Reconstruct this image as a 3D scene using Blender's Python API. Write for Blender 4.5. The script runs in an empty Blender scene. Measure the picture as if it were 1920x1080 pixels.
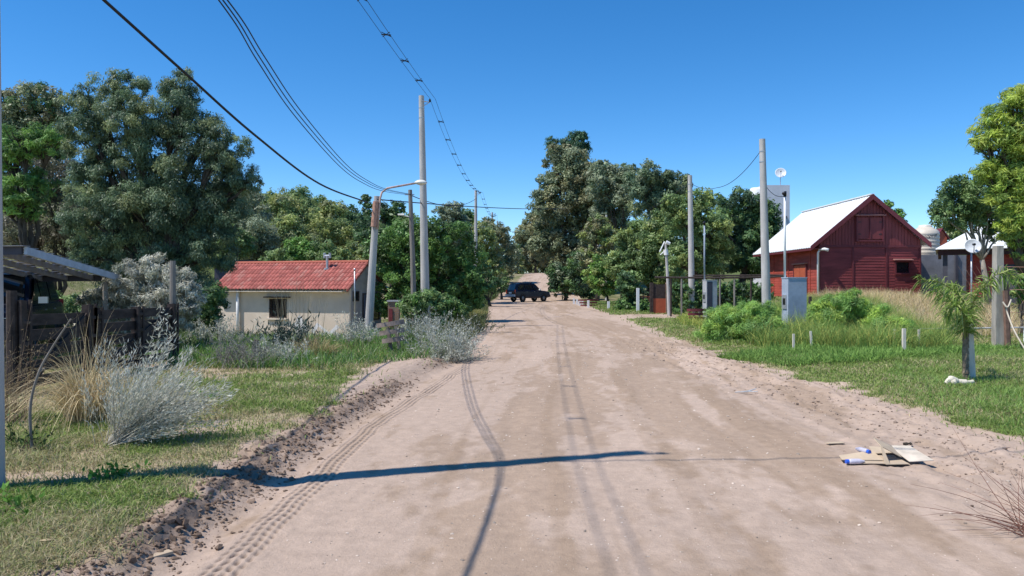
import bpy, math, random
import numpy as np
from mathutils import Vector, Matrix
random.seed(7); RNG = np.random.default_rng(11)
sc = bpy.context.scene
COL = sc.collection
R = math.radians
# ---------------------------------------------------------------- camera
F = 1450.0; CX, HY = 960.0, 535.0; CH = 1.7      # focal length in photo pixels, horizon row, eye height
cam_d = bpy.data.cameras.new('camera'); cam = bpy.data.objects.new('camera', cam_d); COL.objects.link(cam)
cam_d.sensor_width = 36; cam_d.lens = 36 * F / 1920; cam_d.clip_end = 3000; cam_d.clip_start = 0.05
cam.location = (0, 0, CH); cam.rotation_euler = (R(90) - math.atan(5 / F), 0, 0)
sc.camera = cam
# ---------------------------------------------------------------- sky and sun
SX, SY = 0.57, 0.20                               # ground shift of a shadow per metre of height
EL = math.atan(1 / math.hypot(SX, SY))
w = bpy.data.worlds.new('World'); sc.world = w; w.use_nodes = True
nt = w.node_tree; nt.nodes.clear()
sky = nt.nodes.new('ShaderNodeTexSky'); sky.sky_type = 'NISHITA'; sky.sun_disc = False
sky.sun_elevation = EL; sky.sun_rotation = math.atan2(-SX, -SY)
sky.air_density = 1.0; sky.dust_density = 0.0; sky.ozone_density = 4.0; sky.altitude = 2200
bg = nt.nodes.new('ShaderNodeBackground'); bg.inputs[1].default_value = 0.12
ow = nt.nodes.new('ShaderNodeOutputWorld')
hs = nt.nodes.new('ShaderNodeHueSaturation'); hs.inputs['Saturation'].default_value = 1.30; hs.inputs['Value'].default_value = 1.42
nt.links.new(sky.outputs[0], hs.inputs['Color']); nt.links.new(hs.outputs[0], bg.inputs[0]); nt.links.new(bg.outputs[0], ow.inputs[0])
sd = bpy.data.lights.new('sun', 'SUN'); sd.energy = 5.0; sd.angle = R(0.53); sd.color = (1, 0.955, 0.88)
so = bpy.data.objects.new('sun', sd); COL.objects.link(so)
so.rotation_euler = Vector((SX, SY, -1)).to_track_quat('-Z', 'Y').to_euler(); so.location = (-20, -5, 40)
sc.view_settings.view_transform = 'Standard'; sc.view_settings.look = 'None'
sc.view_settings.gamma = 1; sc.view_settings.exposure = 0.10
try:
    sc.cycles.max_bounces = 6; sc.cycles.transparent_max_bounces = 8
    sc.cycles.diffuse_bounces = 3
except Exception: pass
# ---------------------------------------------------------------- noise
def h2(ix, iy, s):
    n = (ix.astype(np.int64) * 374761393 + iy.astype(np.int64) * 668265263 + s * 982451653) & 0xffffffff
    n = ((n ^ (n >> 13)) * 1274126177) & 0xffffffff
    n = n ^ (n >> 16)
    return (n & 0xffff) / 65535.0
def vn(x, y, s=0):
    x = np.asarray(x, float); y = np.asarray(y, float)
    ix = np.floor(x); iy = np.floor(y); fx = x - ix; fy = y - iy
    fx = fx * fx * (3 - 2 * fx); fy = fy * fy * (3 - 2 * fy)
    a = h2(ix, iy, s); b = h2(ix + 1, iy, s); c = h2(ix, iy + 1, s); d = h2(ix + 1, iy + 1, s)
    return (a * (1 - fx) + b * fx) * (1 - fy) + (c * (1 - fx) + d * fx) * fy
def fbm(x, y, o=4, s=0):
    t = 0; a = 0.5; n = 0
    for k in range(o):
        t = t + a * vn(np.asarray(x) * 2 ** k, np.asarray(y) * 2 ** k, s + k * 17); n += a; a *= 0.5
    return t / n
def sst(a, b, x):
    t = np.clip((np.asarray(x, float) - a) / (b - a), 0, 1); return t * t * (3 - 2 * t)
# ---------------------------------------------------------------- terrain
YL = [-20, 3, 4.5, 6.6, 9.7, 13.3, 18.5, 27, 45, 75, 92, 110, 135, 170]
XL = [-3.2, -2.35, -2.25, -2.2, -2.13, -1.83, -1.28, -1.04, -1.4, -1.9, -1.2, 1.0, 3.0, 7]
YR = [-20, 4, 7.1, 9, 11.2, 13.7, 18.5, 29, 49, 75, 92, 110, 135, 170]
XR = [4.6, 4.6, 4.72, 4.82, 4.79, 4.5, 4.34, 4.6, 5.4, 6.2, 7.4, 7.0, 8.0, 11]
def xl(y): return np.interp(y, YL, XL) + 0.10 * (fbm(np.asarray(y) * 1.3, np.asarray(y) * 0, 3, 5) - .5) 
def xr(y): return np.interp(y, YR, XR) + 0.16 * (fbm(np.asarray(y) * 0.9, np.asarray(y) * 0 + 3, 3, 9) - .5)
def zmac(x, y):
    x = np.asarray(x, float); y = np.asarray(y, float)
    dl = xl(y) - x; dr = x - xr(y)
    z = 3.9 * sst(76, 140, y)
    z = z + 0.12 * sst(0.0, 0.5, dl) * (1 - sst(24, 30, y)) + 0.10 * sst(0.1, 1.6, dr)
    hole = sst(21, 31, y) * (1 - sst(44, 58, y)) * sst(2.5, 5.0, dl)
    z = z - 0.72 * hole
    z = z + 6.2 * sst(46, 95, y) * sst(3, 26, dl)
    z = z + 7.0 * sst(20, 50, y) * sst(16, 42, dl)
    z = z + 0.85 * sst(21, 40, y) * sst(4.5, 10, dr) * (1 - .0 * y)
    z = z + 3.0 * sst(50, 110, y) * sst(6, 30, dr)
    return z
def zm(x, y): return float(zmac(np.array([x]), np.array([y]))[0])
def P(px, py, Y): return np.array([(px - CX) / F * Y, Y, CH - (py - HY) / F * Y])
def G(px, Y):
    x = (px - CX) / F * Y; return np.array([x, Y, zm(x, Y)])
def GY(px, py):
    Y = CH * F / max(py - HY, 8)
    for k in range(12):
        x = (px - CX) / F * Y; Y = (CH - zm(x, Y)) * F / max(py - HY, 8)
    return np.array([(px - CX) / F * Y, Y, zm((px - CX) / F * Y, Y)])
# ---------------------------------------------------------------- mesh builder
class MB:
    def __init__(s): s.v = []; s.q = []; s.t = []; s.c = []; s.n = 0
    def add(s, v, q=None, t=None, c=None):
        v = np.asarray(v, float).reshape(-1, 3)
        if q is not None and len(q): s.q.append(np.asarray(q, np.int64).reshape(-1, 4) + s.n)
        if t is not None and len(t): s.t.append(np.asarray(t, np.int64).reshape(-1, 3) + s.n)
        s.v.append(v)
        if c is None: c = np.ones((len(v), 3)) * .5
        c = np.asarray(c, float)
        if c.ndim == 1: c = np.tile(c, (len(v), 1))
        s.c.append(c); s.n += len(v); return s
    def box(s, c, d, rot=None, col=None):
        x, y, z = [k / 2 for k in d]
        v = np.array([(-x,-y,-z),(x,-y,-z),(x,y,-z),(-x,y,-z),(-x,-y,z),(x,-y,z),(x,y,z),(-x,y,z)])
        if rot is not None: v = v @ np.array(rot).T
        return s.add(v + np.asarray(c, float), [(0,3,2,1),(4,5,6,7),(0,1,5,4),(1,2,6,5),(2,3,7,6),(3,0,4,7)], c=col)
    def bx(s, x0, x1, y0, y1, z0, z1, col=None):
        return s.box(((x0+x1)/2,(y0+y1)/2,(z0+z1)/2),(x1-x0,y1-y0,z1-z0),col=col)
    def beam(s, a, b, wx, wy, col=None):
        a = np.asarray(a, float); b = np.asarray(b, float); d = b - a; L = np.linalg.norm(d); d /= L
        up = np.array([0,0,1.]) if abs(d[2]) < .9 else np.array([0,1.,0])
        u = np.cross(d, up); u /= np.linalg.norm(u); v = np.cross(u, d)
        return s.box((a+b)/2, (wx, L, wy), rot=np.array([u, d, v]).T, col=col)
    def tube(s, pts, rad, k=8, col=None, cap=True):
        pts = np.asarray(pts, float); n = len(pts); rad = np.broadcast_to(np.asarray(rad, float), (n,))
        tg = np.gradient(pts, axis=0); tg /= np.linalg.norm(tg, axis=1)[:, None] + 1e-9
        up = np.array([0,0,1.]) if abs(tg[0][2]) < .9 else np.array([1.,0,0])
        vs = []
        for i in range(n):
            u = np.cross(tg[i], up); u /= np.linalg.norm(u) + 1e-9; up2 = np.cross(u, tg[i]); up = up2 if i == 0 or True else up
            a = np.arange(k) * 2 * math.pi / k
            vs.append(pts[i] + rad[i] * (np.cos(a)[:, None] * u + np.sin(a)[:, None] * up2))
        v = np.concatenate(vs); q = []
        for i in range(n-1):
            for j in range(k):
                q.append((i*k+j, i*k+(j+1)%k, (i+1)*k+(j+1)%k, (i+1)*k+j))
        t = []
        if cap:
            v = np.concatenate([v, pts[:1], pts[-1:]])
            for j in range(k):
                t.append((n*k, (j+1)%k, j)); t.append((n*k+1, (n-1)*k+j, (n-1)*k+(j+1)%k))
        return s.add(v, q, t, c=col)
    def lathe(s, prof, k=24, o=(0,0,0), col=None):
        a = np.arange(k) * 2 * math.pi / k; v = []
        for r, z in prof: v.append(np.stack([r*np.cos(a), r*np.sin(a), np.full(k, z)], 1))
        q = [(i*k+j, i*k+(j+1)%k, (i+1)*k+(j+1)%k, (i+1)*k+j) for i in range(len(prof)-1) for j in range(k)]
        return s.add(np.concatenate(v) + np.asarray(o, float), q, c=col)
    def prism(s, poly, ax, a0, a1, col=None):
        """poly: 2D points; ax: extrusion axis 'x' (poly = y,z), 'y' (x,z) or 'z' (x,y)"""
        n = len(poly); v = []
        for a in (a0, a1):
            for p in poly:
                v.append({'x': (a, p[0], p[1]), 'y': (p[0], a, p[1]), 'z': (p[0], p[1], a)}[ax])
        q = [(i, (i+1)%n, n+(i+1)%n, n+i) for i in range(n)]
        t = [(0, i+1, i) for i in range(1, n-1)] + [(n, n+i, n+i+1) for i in range(1, n-1)]
        return s.add(v, q, t, c=col)
    def build(s, name, mat, parent=None, world=False, smooth=False, origin=None, fixn=False):
        v = np.concatenate(s.v); c = np.concatenate(s.c)
        if parent is not None and world: v = v - np.array(parent.location)
        if origin is not None: v = v - np.asarray(origin, float)
        nq = sum(len(a) for a in s.q); ntr = sum(len(a) for a in s.t)
        li = []
        if nq: li.append(np.concatenate(s.q).ravel())
        if ntr: li.append(np.concatenate(s.t).ravel())
        li = np.concatenate(li).astype(np.int32)
        me = bpy.data.meshes.new(name)
        me.vertices.add(len(v)); me.vertices.foreach_set('co', v.astype(np.float32).ravel())
        me.loops.add(len(li)); me.loops.foreach_set('vertex_index', li)
        me.polygons.add(nq + ntr)
        ls = np.concatenate([np.arange(nq) * 4, nq * 4 + np.arange(ntr) * 3]).astype(np.int32)
        me.polygons.foreach_set('loop_start', ls)
        me.update(calc_edges=True)
        me.polygons.foreach_set('use_smooth', np.full(nq + ntr, bool(smooth)))
        ca = me.color_attributes.new('col', 'FLOAT_COLOR', 'POINT')
        ca.data.foreach_set('color', np.concatenate([c, np.ones((len(c), 1))], 1).astype(np.float32).ravel())
        if fixn:
            import bmesh
            b = bmesh.new(); b.from_mesh(me); bmesh.ops.recalc_face_normals(b, faces=b.faces); b.to_mesh(me); b.free()
        me.materials.append(mat)
        o = bpy.data.objects.new(name, me); COL.objects.link(o)
        if parent is not None: o.parent = parent
        if origin is not None: o.location = tuple(float(k) for k in origin)
        return o
def tag(o, label=None, cat=None, group=None, kind=None):
    if label: o['label'] = label
    if cat: o['category'] = cat
    if group: o['group'] = group
    if kind: o['kind'] = kind
    return o
def thing(name, label, cat, loc=(0,0,0), rz=0.0, group=None):
    o = bpy.data.objects.new(name, None); COL.objects.link(o); o.empty_display_size = .2
    o.location = tuple(float(k) for k in loc); o.rotation_euler = (0, 0, rz)
    return tag(o, label, cat, group)
# ---------------------------------------------------------------- materials
def newmat(name):
    m = bpy.data.materials.new(name); m.use_nodes = True
    return m, m.node_tree, m.node_tree.nodes['Principled BSDF']
def N(nt, t, **k):
    n = nt.nodes.new(t)
    for a, b in k.items(): setattr(n, a, b)
    return n
def mat(name, col, rough=.7, var=.18, scale=6, bump=0.0, bscale=40, metal=0, stretch=(1,1,1), spec=.3, col2=None, sharp=(.35,.65)):
    m, nt, b = newmat(name)
    tc = N(nt, 'ShaderNodeTexCoord'); mp = N(nt, 'ShaderNodeMapping'); mp.inputs['Scale'].default_value = stretch
    nt.links.new(tc.outputs['Object'], mp.inputs[0])
    no = N(nt, 'ShaderNodeTexNoise'); no.inputs['Scale'].default_value = scale; no.inputs['Detail'].default_value = 6
    no.inputs['Roughness'].default_value = .65
    nt.links.new(mp.outputs[0], no.inputs['Vector'])
    cr = N(nt, 'ShaderNodeValToRGB'); e = cr.color_ramp.elements
    e[0].position, e[1].position = sharp
    c2 = col2 if col2 else tuple(min(1, k * (1 + var)) for k in col)
    e[0].color = tuple(k * (1 - var) for k in col) + (1,); e[1].color = tuple(c2) + (1,)
    nt.links.new(no.outputs['Fac'], cr.inputs[0]); nt.links.new(cr.outputs[0], b.inputs['Base Color'])
    b.inputs['Roughness'].default_value = rough; b.inputs['Metallic'].default_value = metal
    b.inputs['Specular IOR Level'].default_value = spec
    if bump:
        n2 = N(nt, 'ShaderNodeTexNoise'); n2.inputs['Scale'].default_value = bscale; n2.inputs['Detail'].default_value = 5
        nt.links.new(mp.outputs[0], n2.inputs['Vector'])
        bp = N(nt, 'ShaderNodeBump'); bp.inputs['Strength'].default_value = 1; bp.inputs['Distance'].default_value = bump
        nt.links.new(n2.outputs['Fac'], bp.inputs['Height']); nt.links.new(bp.outputs[0], b.inputs['Normal'])
    return m
def vmat(name, rough=.8, trans=0.0, nscale=0, nvar=.2, bump=0, spec=.2, bscale=30):
    m, nt, b = newmat(name)
    at = N(nt, 'ShaderNodeAttribute', attribute_name='col')
    src = at.outputs['Color']
    if nscale:
        ge = N(nt, 'ShaderNodeNewGeometry')
        no = N(nt, 'ShaderNodeTexNoise'); no.inputs['Scale'].default_value = nscale; no.inputs['Detail'].default_value = 8
        no.inputs['Roughness'].default_value = .7
        nt.links.new(ge.outputs['Position'], no.inputs['Vector'])
        mr = N(nt, 'ShaderNodeMapRange'); mr.inputs[1].default_value = .3; mr.inputs[2].default_value = .7
        mr.inputs[3].default_value = 1 - nvar; mr.inputs[4].default_value = 1 + nvar
        nt.links.new(no.outputs['Fac'], mr.inputs[0])
        vm = N(nt, 'ShaderNodeVectorMath', operation='SCALE')
        nt.links.new(src, vm.inputs[0]); nt.links.new(mr.outputs[0], vm.inputs['Scale']); src = vm.outputs[0]
        if bump:
            n2 = N(nt, 'ShaderNodeTexNoise'); n2.inputs['Scale'].default_value = bscale; n2.inputs['Detail'].default_value = 8
            n2.inputs['Roughness'].default_value = .7
            nt.links.new(ge.outputs['Position'], n2.inputs['Vector'])
            bp = N(nt, 'ShaderNodeBump'); bp.inputs['Strength'].default_value = 1; bp.inputs['Distance'].default_value = bump
            nt.links.new(n2.outputs['Fac'], bp.inputs['Height']); nt.links.new(bp.outputs[0], b.inputs['Normal'])
    nt.links.new(src, b.inputs['Base Color'])
    b.inputs['Roughness'].default_value = rough; b.inputs['Specular IOR Level'].default_value = spec
    if trans:
        out = nt.nodes['Material Output']; tr = N(nt, 'ShaderNodeBsdfTranslucent'); mx = N(nt, 'ShaderNodeMixShader')
        mx.inputs[0].default_value = trans
        nt.links.new(src, tr.inputs[0]); nt.links.new(b.outputs[0], mx.inputs[1]); nt.links.new(tr.outputs[0], mx.inputs[2])
        nt.links.new(mx.outputs[0], out.inputs[0])
    return m
M_GROUND = vmat('earth', .95, nscale=9, nvar=.11, bump=.012, bscale=26, spec=.1)
M_LEAF = vmat('foliage', .5, trans=.34, spec=.4)
M_BLADE = vmat('grass_blade', .6, trans=.25, spec=.2)
M_STEM = vmat('stem', .85, nscale=14, nvar=.25, spec=.1)
M_CLOD = vmat('soil_clod', .95, nscale=40, nvar=.25, bump=.006, bscale=80, spec=.05)
M_BARK = mat('bark', (.09,.075,.06), .95, .35, 5, .02, 30, stretch=(1,1,.25), spec=.1)
M_PALEBARK = mat('pale_bark', (.27,.24,.20), .95, .3, 5, .015, 30, stretch=(1,1,.25), spec=.1)
M_CONC = mat('weathered_concrete', (.46,.44,.42), .9, .16, 3, .004, 60, stretch=(1,1,.3), spec=.15)
M_CONC2 = mat('rough_concrete', (.40,.40,.41), .9, .14, 4, .006, 40, spec=.15)
M_WIRE = mat('black_cable', (.018,.018,.024), .6, .1)
M_WOODP = mat('grey_timber', (.22,.20,.18), .9, .3, 8, .005, 50, stretch=(1,1,.15), spec=.1)
M_DARKW = mat('dark_brown_timber', (.06,.045,.04), .8, .4, 8, .004, 50, stretch=(1,.3,1), spec=.2)
M_STAKE = mat('pale_timber', (.72,.64,.54), .9, .18, 8, .003, 50, stretch=(1,1,.2), spec=.1)
M_WHITE = mat('white_paint', (.80,.80,.80), .5, .04, 4)
M_STEEL = mat('galvanised_steel', (.50,.52,.55), .4, .1, 10, metal=.6)
M_RUST = mat('rust_red_paint', (.47,.26,.19), .7, .3, 9)
M_BLACK = mat('black_plastic', (.02,.02,.025), .45, .1)
M_STUCCO = mat('cream_render', (.70,.59,.48), .92, .10, .9, .004, 50, spec=.1)
M_PATCH = mat('white_patch_render', (.72,.71,.72), .9, .05, 6, spec=.1)
M_SHADEW = mat('shaded_cream_render', (.34,.32,.32), .92, .12, 3, .004, 50, spec=.1)  # cream house's shaded walls: shade put into a darker, greyer colour
M_GLASS = mat('dark_glass', (.015,.018,.022), .08, .1, 2, spec=.6)
M_TILE = vmat('clay_tile', .8, nscale=5, nvar=.14, spec=.2)
M_MAROON = mat('maroon_siding', (.20,.042,.046), .62, .30, 2.2, .002, 60, stretch=(.3,.3,2), spec=.3)
M_MAROONV = mat('maroon_gable_boards', (.19,.042,.045), .62, .16, 3, .002, 60, stretch=(2,2,.3), spec=.3)
M_RED = mat('red_siding', (.38,.075,.055), .62, .28, 2.2, .002, 60, stretch=(.3,.3,2), spec=.3)
M_REDTRIM = mat('maroon_trim', (.14,.030,.038), .6, .12, 4, spec=.3)
M_ORANGE = mat('orange_door_paint', (.42,.10,.05), .6, .12, 4, spec=.3)
M_ROOFW = mat('white_sheet_roof', (.80,.81,.82), .45, .07, 1.3, stretch=(.3, 2, 1), spec=.4, sharp=(.42,.6))
M_BEIGE = mat('beige_plastic', (.56,.50,.41), .5, .05, 2, spec=.4)
M_CARD = mat('cardboard', (.52,.41,.29), .85, .08, 8, spec=.1)
M_CARDIN = mat('cardboard_inside', (.46,.36,.26), .9, .08, 8, spec=.1)
M_BLUE = mat('blue_plastic', (.03,.12,.62), .35, .08, 8, spec=.5)
M_BONE = mat('pale_bone', (.66,.60,.48), .8, .1, 20, spec=.2)
M_ROPE = mat('pale_rope', (.55,.48,.38), .9, .15, 60, spec=.1)
M_BLUEGREY = mat('blue_grey_paint', (.34,.39,.47), .85, .16, 2.5, .004, 25, spec=.2)
M_SLATE = mat('slate_grey_paint', (.075,.075,.095), .85, .12, 5, spec=.2)
M_CARPAINT = mat('dark_blue_car_paint', (.006,.009,.026), .25, .05, 2, spec=.4)
M_TYRE = mat('tyre_rubber', (.02,.02,.02), .85, .1)
M_RIM = mat('alloy_rim', (.22,.23,.24), .35, .05, metal=.7)
M_TAIL = mat('red_tail_lamp', (.42,.02,.02), .25, .05, spec=.6)
M_CLEARLAMP = mat('clear_lamp', (.8,.8,.8), .15, .03, spec=.7)
M_LAMPHEAD = mat('lamp_head_shell', (.72,.70,.64), .45, .05, 6, spec=.4)
def brickmat(name, c1, c2, mortar, sc_=4.2):
    m, nt, b = newmat(name)
    tc = N(nt, 'ShaderNodeTexCoord'); mp = N(nt, 'ShaderNodeMapping'); mp.inputs['Rotation'].default_value = (R(90), 0, 0)
    nt.links.new(tc.outputs['Object'], mp.inputs[0])
    br = N(nt, 'ShaderNodeTexBrick'); br.inputs['Scale'].default_value = sc_
    br.inputs['Color1'].default_value = c1 + (1,); br.inputs['Color2'].default_value = c2 + (1,); br.inputs['Mortar'].default_value = mortar + (1,)
    br.inputs['Mortar Size'].default_value = .015; br.inputs['Brick Width'].default_value = .9; br.inputs['Row Height'].default_value = .32
    nt.links.new(mp.outputs[0], br.inputs['Vector']); nt.links.new(br.outputs['Color'], b.inputs['Base Color'])
    bp = N(nt, 'ShaderNodeBump'); bp.inputs['Distance'].default_value = .01; bp.invert = True
    nt.links.new(br.outputs['Fac'], bp.inputs['Height']); nt.links.new(bp.outputs[0], b.inputs['Normal'])
    b.inputs['Roughness'].default_value = .85
    return m
M_BRICK = brickmat('red_painted_brick', (.30,.045,.04), (.36,.06,.05), (.20,.035,.035))
M_BRICKN = brickmat('bare_brick', (.34,.20,.13), (.24,.15,.11), (.36,.33,.30))
# ---------------------------------------------------------------- ground and road (one fine grid split at the road edges)
SOIL = np.array([.435,.328,.256]); DAMP = np.array([.31,.222,.155]); DARK = np.array([.19,.135,.10])
GRS = np.array([.15,.18,.055]); DRY = np.array([.42,.33,.20])
def grassmask(x, y):
    dl = xl(y) - x; dr = x - xr(y)
    nz = fbm(x * .9, y * .9, 4, 31); n2 = fbm(x * 3.1, y * 3.1, 3, 77)
    edge_l = .04 + 1.0 * sst(9, 17, y) * (1 - sst(19, 22, y)) + .25 * (nz - .5)
    gl = sst(edge_l, edge_l + .5, dl + (n2 - .5) * .7) * np.clip(.80 + 1.6 * (nz - .42), .25, 1)
    bare = sst(1.2, 2.2, dl) * sst(12, 14, y) * (1 - sst(17.5, 19, y)) * (1 - sst(9, 11, dl))
    gl = gl * (.50 + .50 * sst(.38, .55, fbm(x * .55, y * .8, 4, 14)))
    gl = gl * (1 - .62 * bare * sst(.35, .6, fbm(x * .7, y * 1.4, 3, 8)))
    er = .35 + .35 * sst(9, 5, y) + .4 * (nz - .5)
    gr = sst(er, er + .7, dr + (n2 - .5) * .9) * np.clip(.75 + 1.3 * (nz - .40), .3, 1)
    drive = sst(37.5, 38.5, y) * (1 - sst(42.5, 43.5, y)) * (1 - sst(4.5, 6.0, dr)) 
    gr = gr * (1 - drive)
    return np.where(dl > 0, gl, np.where(dr > 0, gr, 0))
def detail(x, y, dl, dr):
    """small relief, and the tread masks that darken its grooves"""
    s = -dl
    z = np.zeros_like(x)
    near = 1 - sst(20, 34, y)
    # left berm of scraped clods
    amp = (.04 + .045 * (1 - sst(8, 16, y))) * near
    ridge = np.exp(-((dl - .12) / .15) ** 2)
    cl = fbm(x * 7, y * 5, 4, 3); cl2 = np.abs(fbm(x * 16, y * 12, 3, 4) - .5) * 2
    breaks = sst(.30, .55, fbm(x * 0, y * 1.1, 3, 12)) * .75 + .25
    z += amp * ridge * breaks * (.25 + 1.5 * cl) + amp * .45 * np.exp(-((dl - .12) / .34) ** 2) * (cl2 - .3) 
    z -= .02 * np.exp(-((dl + .22) / .12) ** 2) * near
    # right bank with ruts
    rr = sst(-1.6, -.9, dr) * (1 - sst(.8, 1.4, dr))
    z += near * rr * (.085 * (fbm(x * 5, y * 4, 4, 21) - .5) + .03 * (fbm(x * 14, y * 12, 2, 22) - .5))
    z += near * .07 * np.exp(-((dr - .15) / .35) ** 2) * (.4 + fbm(x * 2.2, y * 2.2, 3, 23))
    rut = np.exp(-((dr + .75 + .15 * np.sin(y * .5)) / .09) ** 2); z -= .025 * rut * near * (.5 + vn(x * 12, y * 14, 5))
    rut2 = np.exp(-((dr + .15 + .2 * np.sin(y * .37 + 1)) / .08) ** 2); z -= .028 * rut2 * near * (.4 + vn(x * 13, y * 15, 6))
    # general unevenness
    z += .05 * (fbm(x * .5, y * .4, 3, 41) - .5) * np.where((dl > 0) | (dr > 0), 1, .5)
    z += .012 * (fbm(x * 9, y * 6, 3, 42) - .5) + .03 * (fbm(x * 3, y * 3, 3, 43) - .5) * np.where((dl > .4) | (dr > .5), 1, 0)
    # lug-tyre track
    road = (dl < 0) & (dr < 0)
    tw = .02 * np.sin(y * .6) + .05 * sst(8, 14, y)
    u = s - (.50 + tw)
    tm = np.exp(-(np.abs(u) / .115) ** 6) * (1 - sst(13, 19, y)) * near * road
    row = np.abs(((u + .13) / .065) % 1.0 - .5) * 2
    lug = .5 + .5 * np.sin(2 * math.pi * (y / .11 + np.where(u > 0, 1, -1) * u / .11))
    gr_ = (1 - row) ** 1.4 * (.08 + 1.1 * lug) * (.35 + 1.1 * fbm(x * 1.7, y * 1.7, 2, 15)); z -= .032 * tm * gr_ ; z += .004 * tm
    u3 = s - (1.55 + .10 * np.sin(y * .35)); t3 = np.exp(-(np.abs(u3) / .09) ** 6) * road * (1 - sst(10, 14, y)) * sst(.45, .6, vn(x * 0, y * .9, 61))
    z -= .006 * t3 * (np.abs((u3 / .06) % 1 - .5) * 2) * (.5 + .5 * np.sin(2 * math.pi * y / .09))
    for off, wd, am, sd_ in ((2.25, .10, .006, 51), (3.05, .16, .007, 52), (3.9, .10, .006, 53), (4.6, .18, .008, 54)):
        u4 = s - (off + .12 * np.sin(y * .22 + off))
        z -= am * np.exp(-(u4 / wd) ** 2) * road * (.5 + vn(x * 6, y * 9, sd_))
    return z, tm, gr_
def groundcol(x, y, dl, dr, tm, lug):
    s = -dl
    road = (dl < 0) & (dr < 0)
    n1 = fbm(s * 1.6 + .5 * np.sin(y * .15), y * .14, 4, 71); n2 = fbm(s * 3.2, y * 1.1, 5, 72); n3 = fbm(s * 9, y * 4.5, 4, 73)
    band = np.exp(-((s - 3.3 - .03 * y) / 1.75) ** 2)
    pt = sst(.50, .60, .48 * n1 + .34 * n2 + .18 * n3 + .13 * band - .035)
    streak = sst(.52, .66, fbm(s * 5.5, y * .10, 3, 78)) * (.3 + .7 * sst(.35, .65, fbm(s * .8, y * .25, 2, 79)))
    pt = np.clip(pt * .78 + .42 * streak, 0, 1)
    c = SOIL * (1 - .85 * pt[:, None]) + DAMP * .85 * pt[:, None]
    fine = fbm(s * 14, y * 8, 3, 91)[:, None]; c = c * (.90 + .2 * fine)
    lite = sst(.55, .72, fbm(s * .9 + 7, y * .3, 3, 75)); c = c * (1 + .08 * lite[:, None])
    wet = np.exp(-((y - 58) / 5.) ** 2) * np.exp(-((s - 2.6) / 2.2) ** 2) * sst(.42, .6, fbm(s, y * .3, 3, 76))
    c = c * (1 - .35 * wet[:, None])
    c = c * (1 - .48 * np.clip(tm * lug, 0, 1)[:, None])  # groove shade of the tyre tread, painted into the earth colour
    # berm and bank: dark loose soil plus undercut shade in the colour on the left, pale on the right
    kl = np.exp(-((dl - .08) / .19) ** 2) * (1 - .8 * sst(14, 26, y)) * (.35 + .65 * sst(.30, .55, fbm(x * 6, y * 5, 4, 3) + .05)) * (.4 + .6 * sst(.25, .45, fbm(y * 0, y * 1.1, 3, 12)))
    c = c * (1 - .72 * kl[:, None]) + DARK * .72 * kl[:, None]
    gm = grassmask(x, y)
    dry = sst(.35, .7, fbm(x * 1.2, y * 1.2, 4, 81))[:, None]
    g = GRS * (1 - .6 * dry) + DRY * .6 * dry
    far = sst(25, 60, y)[:, None]
    fg = sst(3, 20, np.maximum(dl, dr))[:, None] * sst(35, 60, y)[:, None]; g = g * (1 - far * .3) * (1 - fg) + np.array([.10,.13,.045]) * fg
    k = np.maximum(sst(.15, .7, gm)[:, None] * .85, fg * sst(.3, 1.5, np.maximum(dl, dr))[:, None])
    return c * (1 - k) + g * k
def build_ground():
    ys = [-30, -15, -6, -1, 1.5, 3.0]
    y = 3.6
    while y < 175: ys.append(y); y += max(.020, y * .0034) if y < 40 else y * .012
    ys += [200, 260, 400, 700, 1500]
    ys = np.array(ys, float)
    colsL = [0.0]
    d = 0.0
    while d < 1.0: d += .022; colsL.append(d)
    while d < 9: d += .022 + (d - 1) * .018; colsL.append(d)
    while d < 900: d *= 1.14; colsL.append(d)
    colsR = list(colsL)
    inner = list(np.linspace(0, .30, 11)) + list(np.linspace(.30, .72, 42)[1:]) + list(np.linspace(.72, 1.2, 16)[1:])
    innB = list(np.linspace(0, 1, 150)[1:])
    L = -np.array(colsL[::-1][:-1])
    YY = ys[:, None]
    XLs = xl(ys)[:, None]; XRs = xr(ys)[:, None]
    A = XLs + L[None, :]
    B = XLs + np.array(inner)[None, :]
    C = XLs + 1.2 + (XRs - XLs - 1.2) * np.array(innB)[None, :]
    D = XRs + np.array(colsR[1:])[None, :]
    X = np.concatenate([A, B, C, D], 1); Y = np.broadcast_to(YY, X.shape)
    nr, nc = X.shape; iL = A.shape[1]; iR = iL + B.shape[1] + C.shape[1] - 1
    x = X.ravel(); y = Y.ravel()
    DL = (XLs - X).ravel(); DR = (X - XRs).ravel()
    z, tm, lug = detail(x, y, DL, DR)
    z = z + zmac(x, y)
    col = groundcol(x, y, DL, DR, tm, lug)
    Vt = np.stack([x, y, z], 1)
    idx = np.arange(nr * nc).reshape(nr, nc)
    def sub(c0, c1, name):
        ii = idx[:, c0:c1 + 1]; mp = np.full(nr * nc, -1); u = np.unique(ii); mp[u] = np.arange(len(u))
        q = np.stack([ii[:-1, :-1], ii[:-1, 1:], ii[1:, 1:], ii[1:, :-1]], -1).reshape(-1, 4)
        mb = MB(); mb.add(Vt[u], mp[q], c=col[u]); return mb
    # grass ground left and right of the road, as one sheet either side; the road between
    gl = sub(0, iL, 'g'); gr = sub(iR, nc - 1, 'g')
    m = MB(); m.add(gl.v[0], gl.q[0], c=gl.c[0]); m.add(gr.v[0], gr.q[0], c=gr.c[0])
    tag(m.build('ground', M_GROUND, smooth=True), kind='structure', label='grassy sandy ground on both sides of the dirt road')
    tag(sub(iL, iR, 'r').build('road', M_GROUND, smooth=True), kind='structure', label='wide pale dirt road with tyre tracks')
build_ground()
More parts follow.
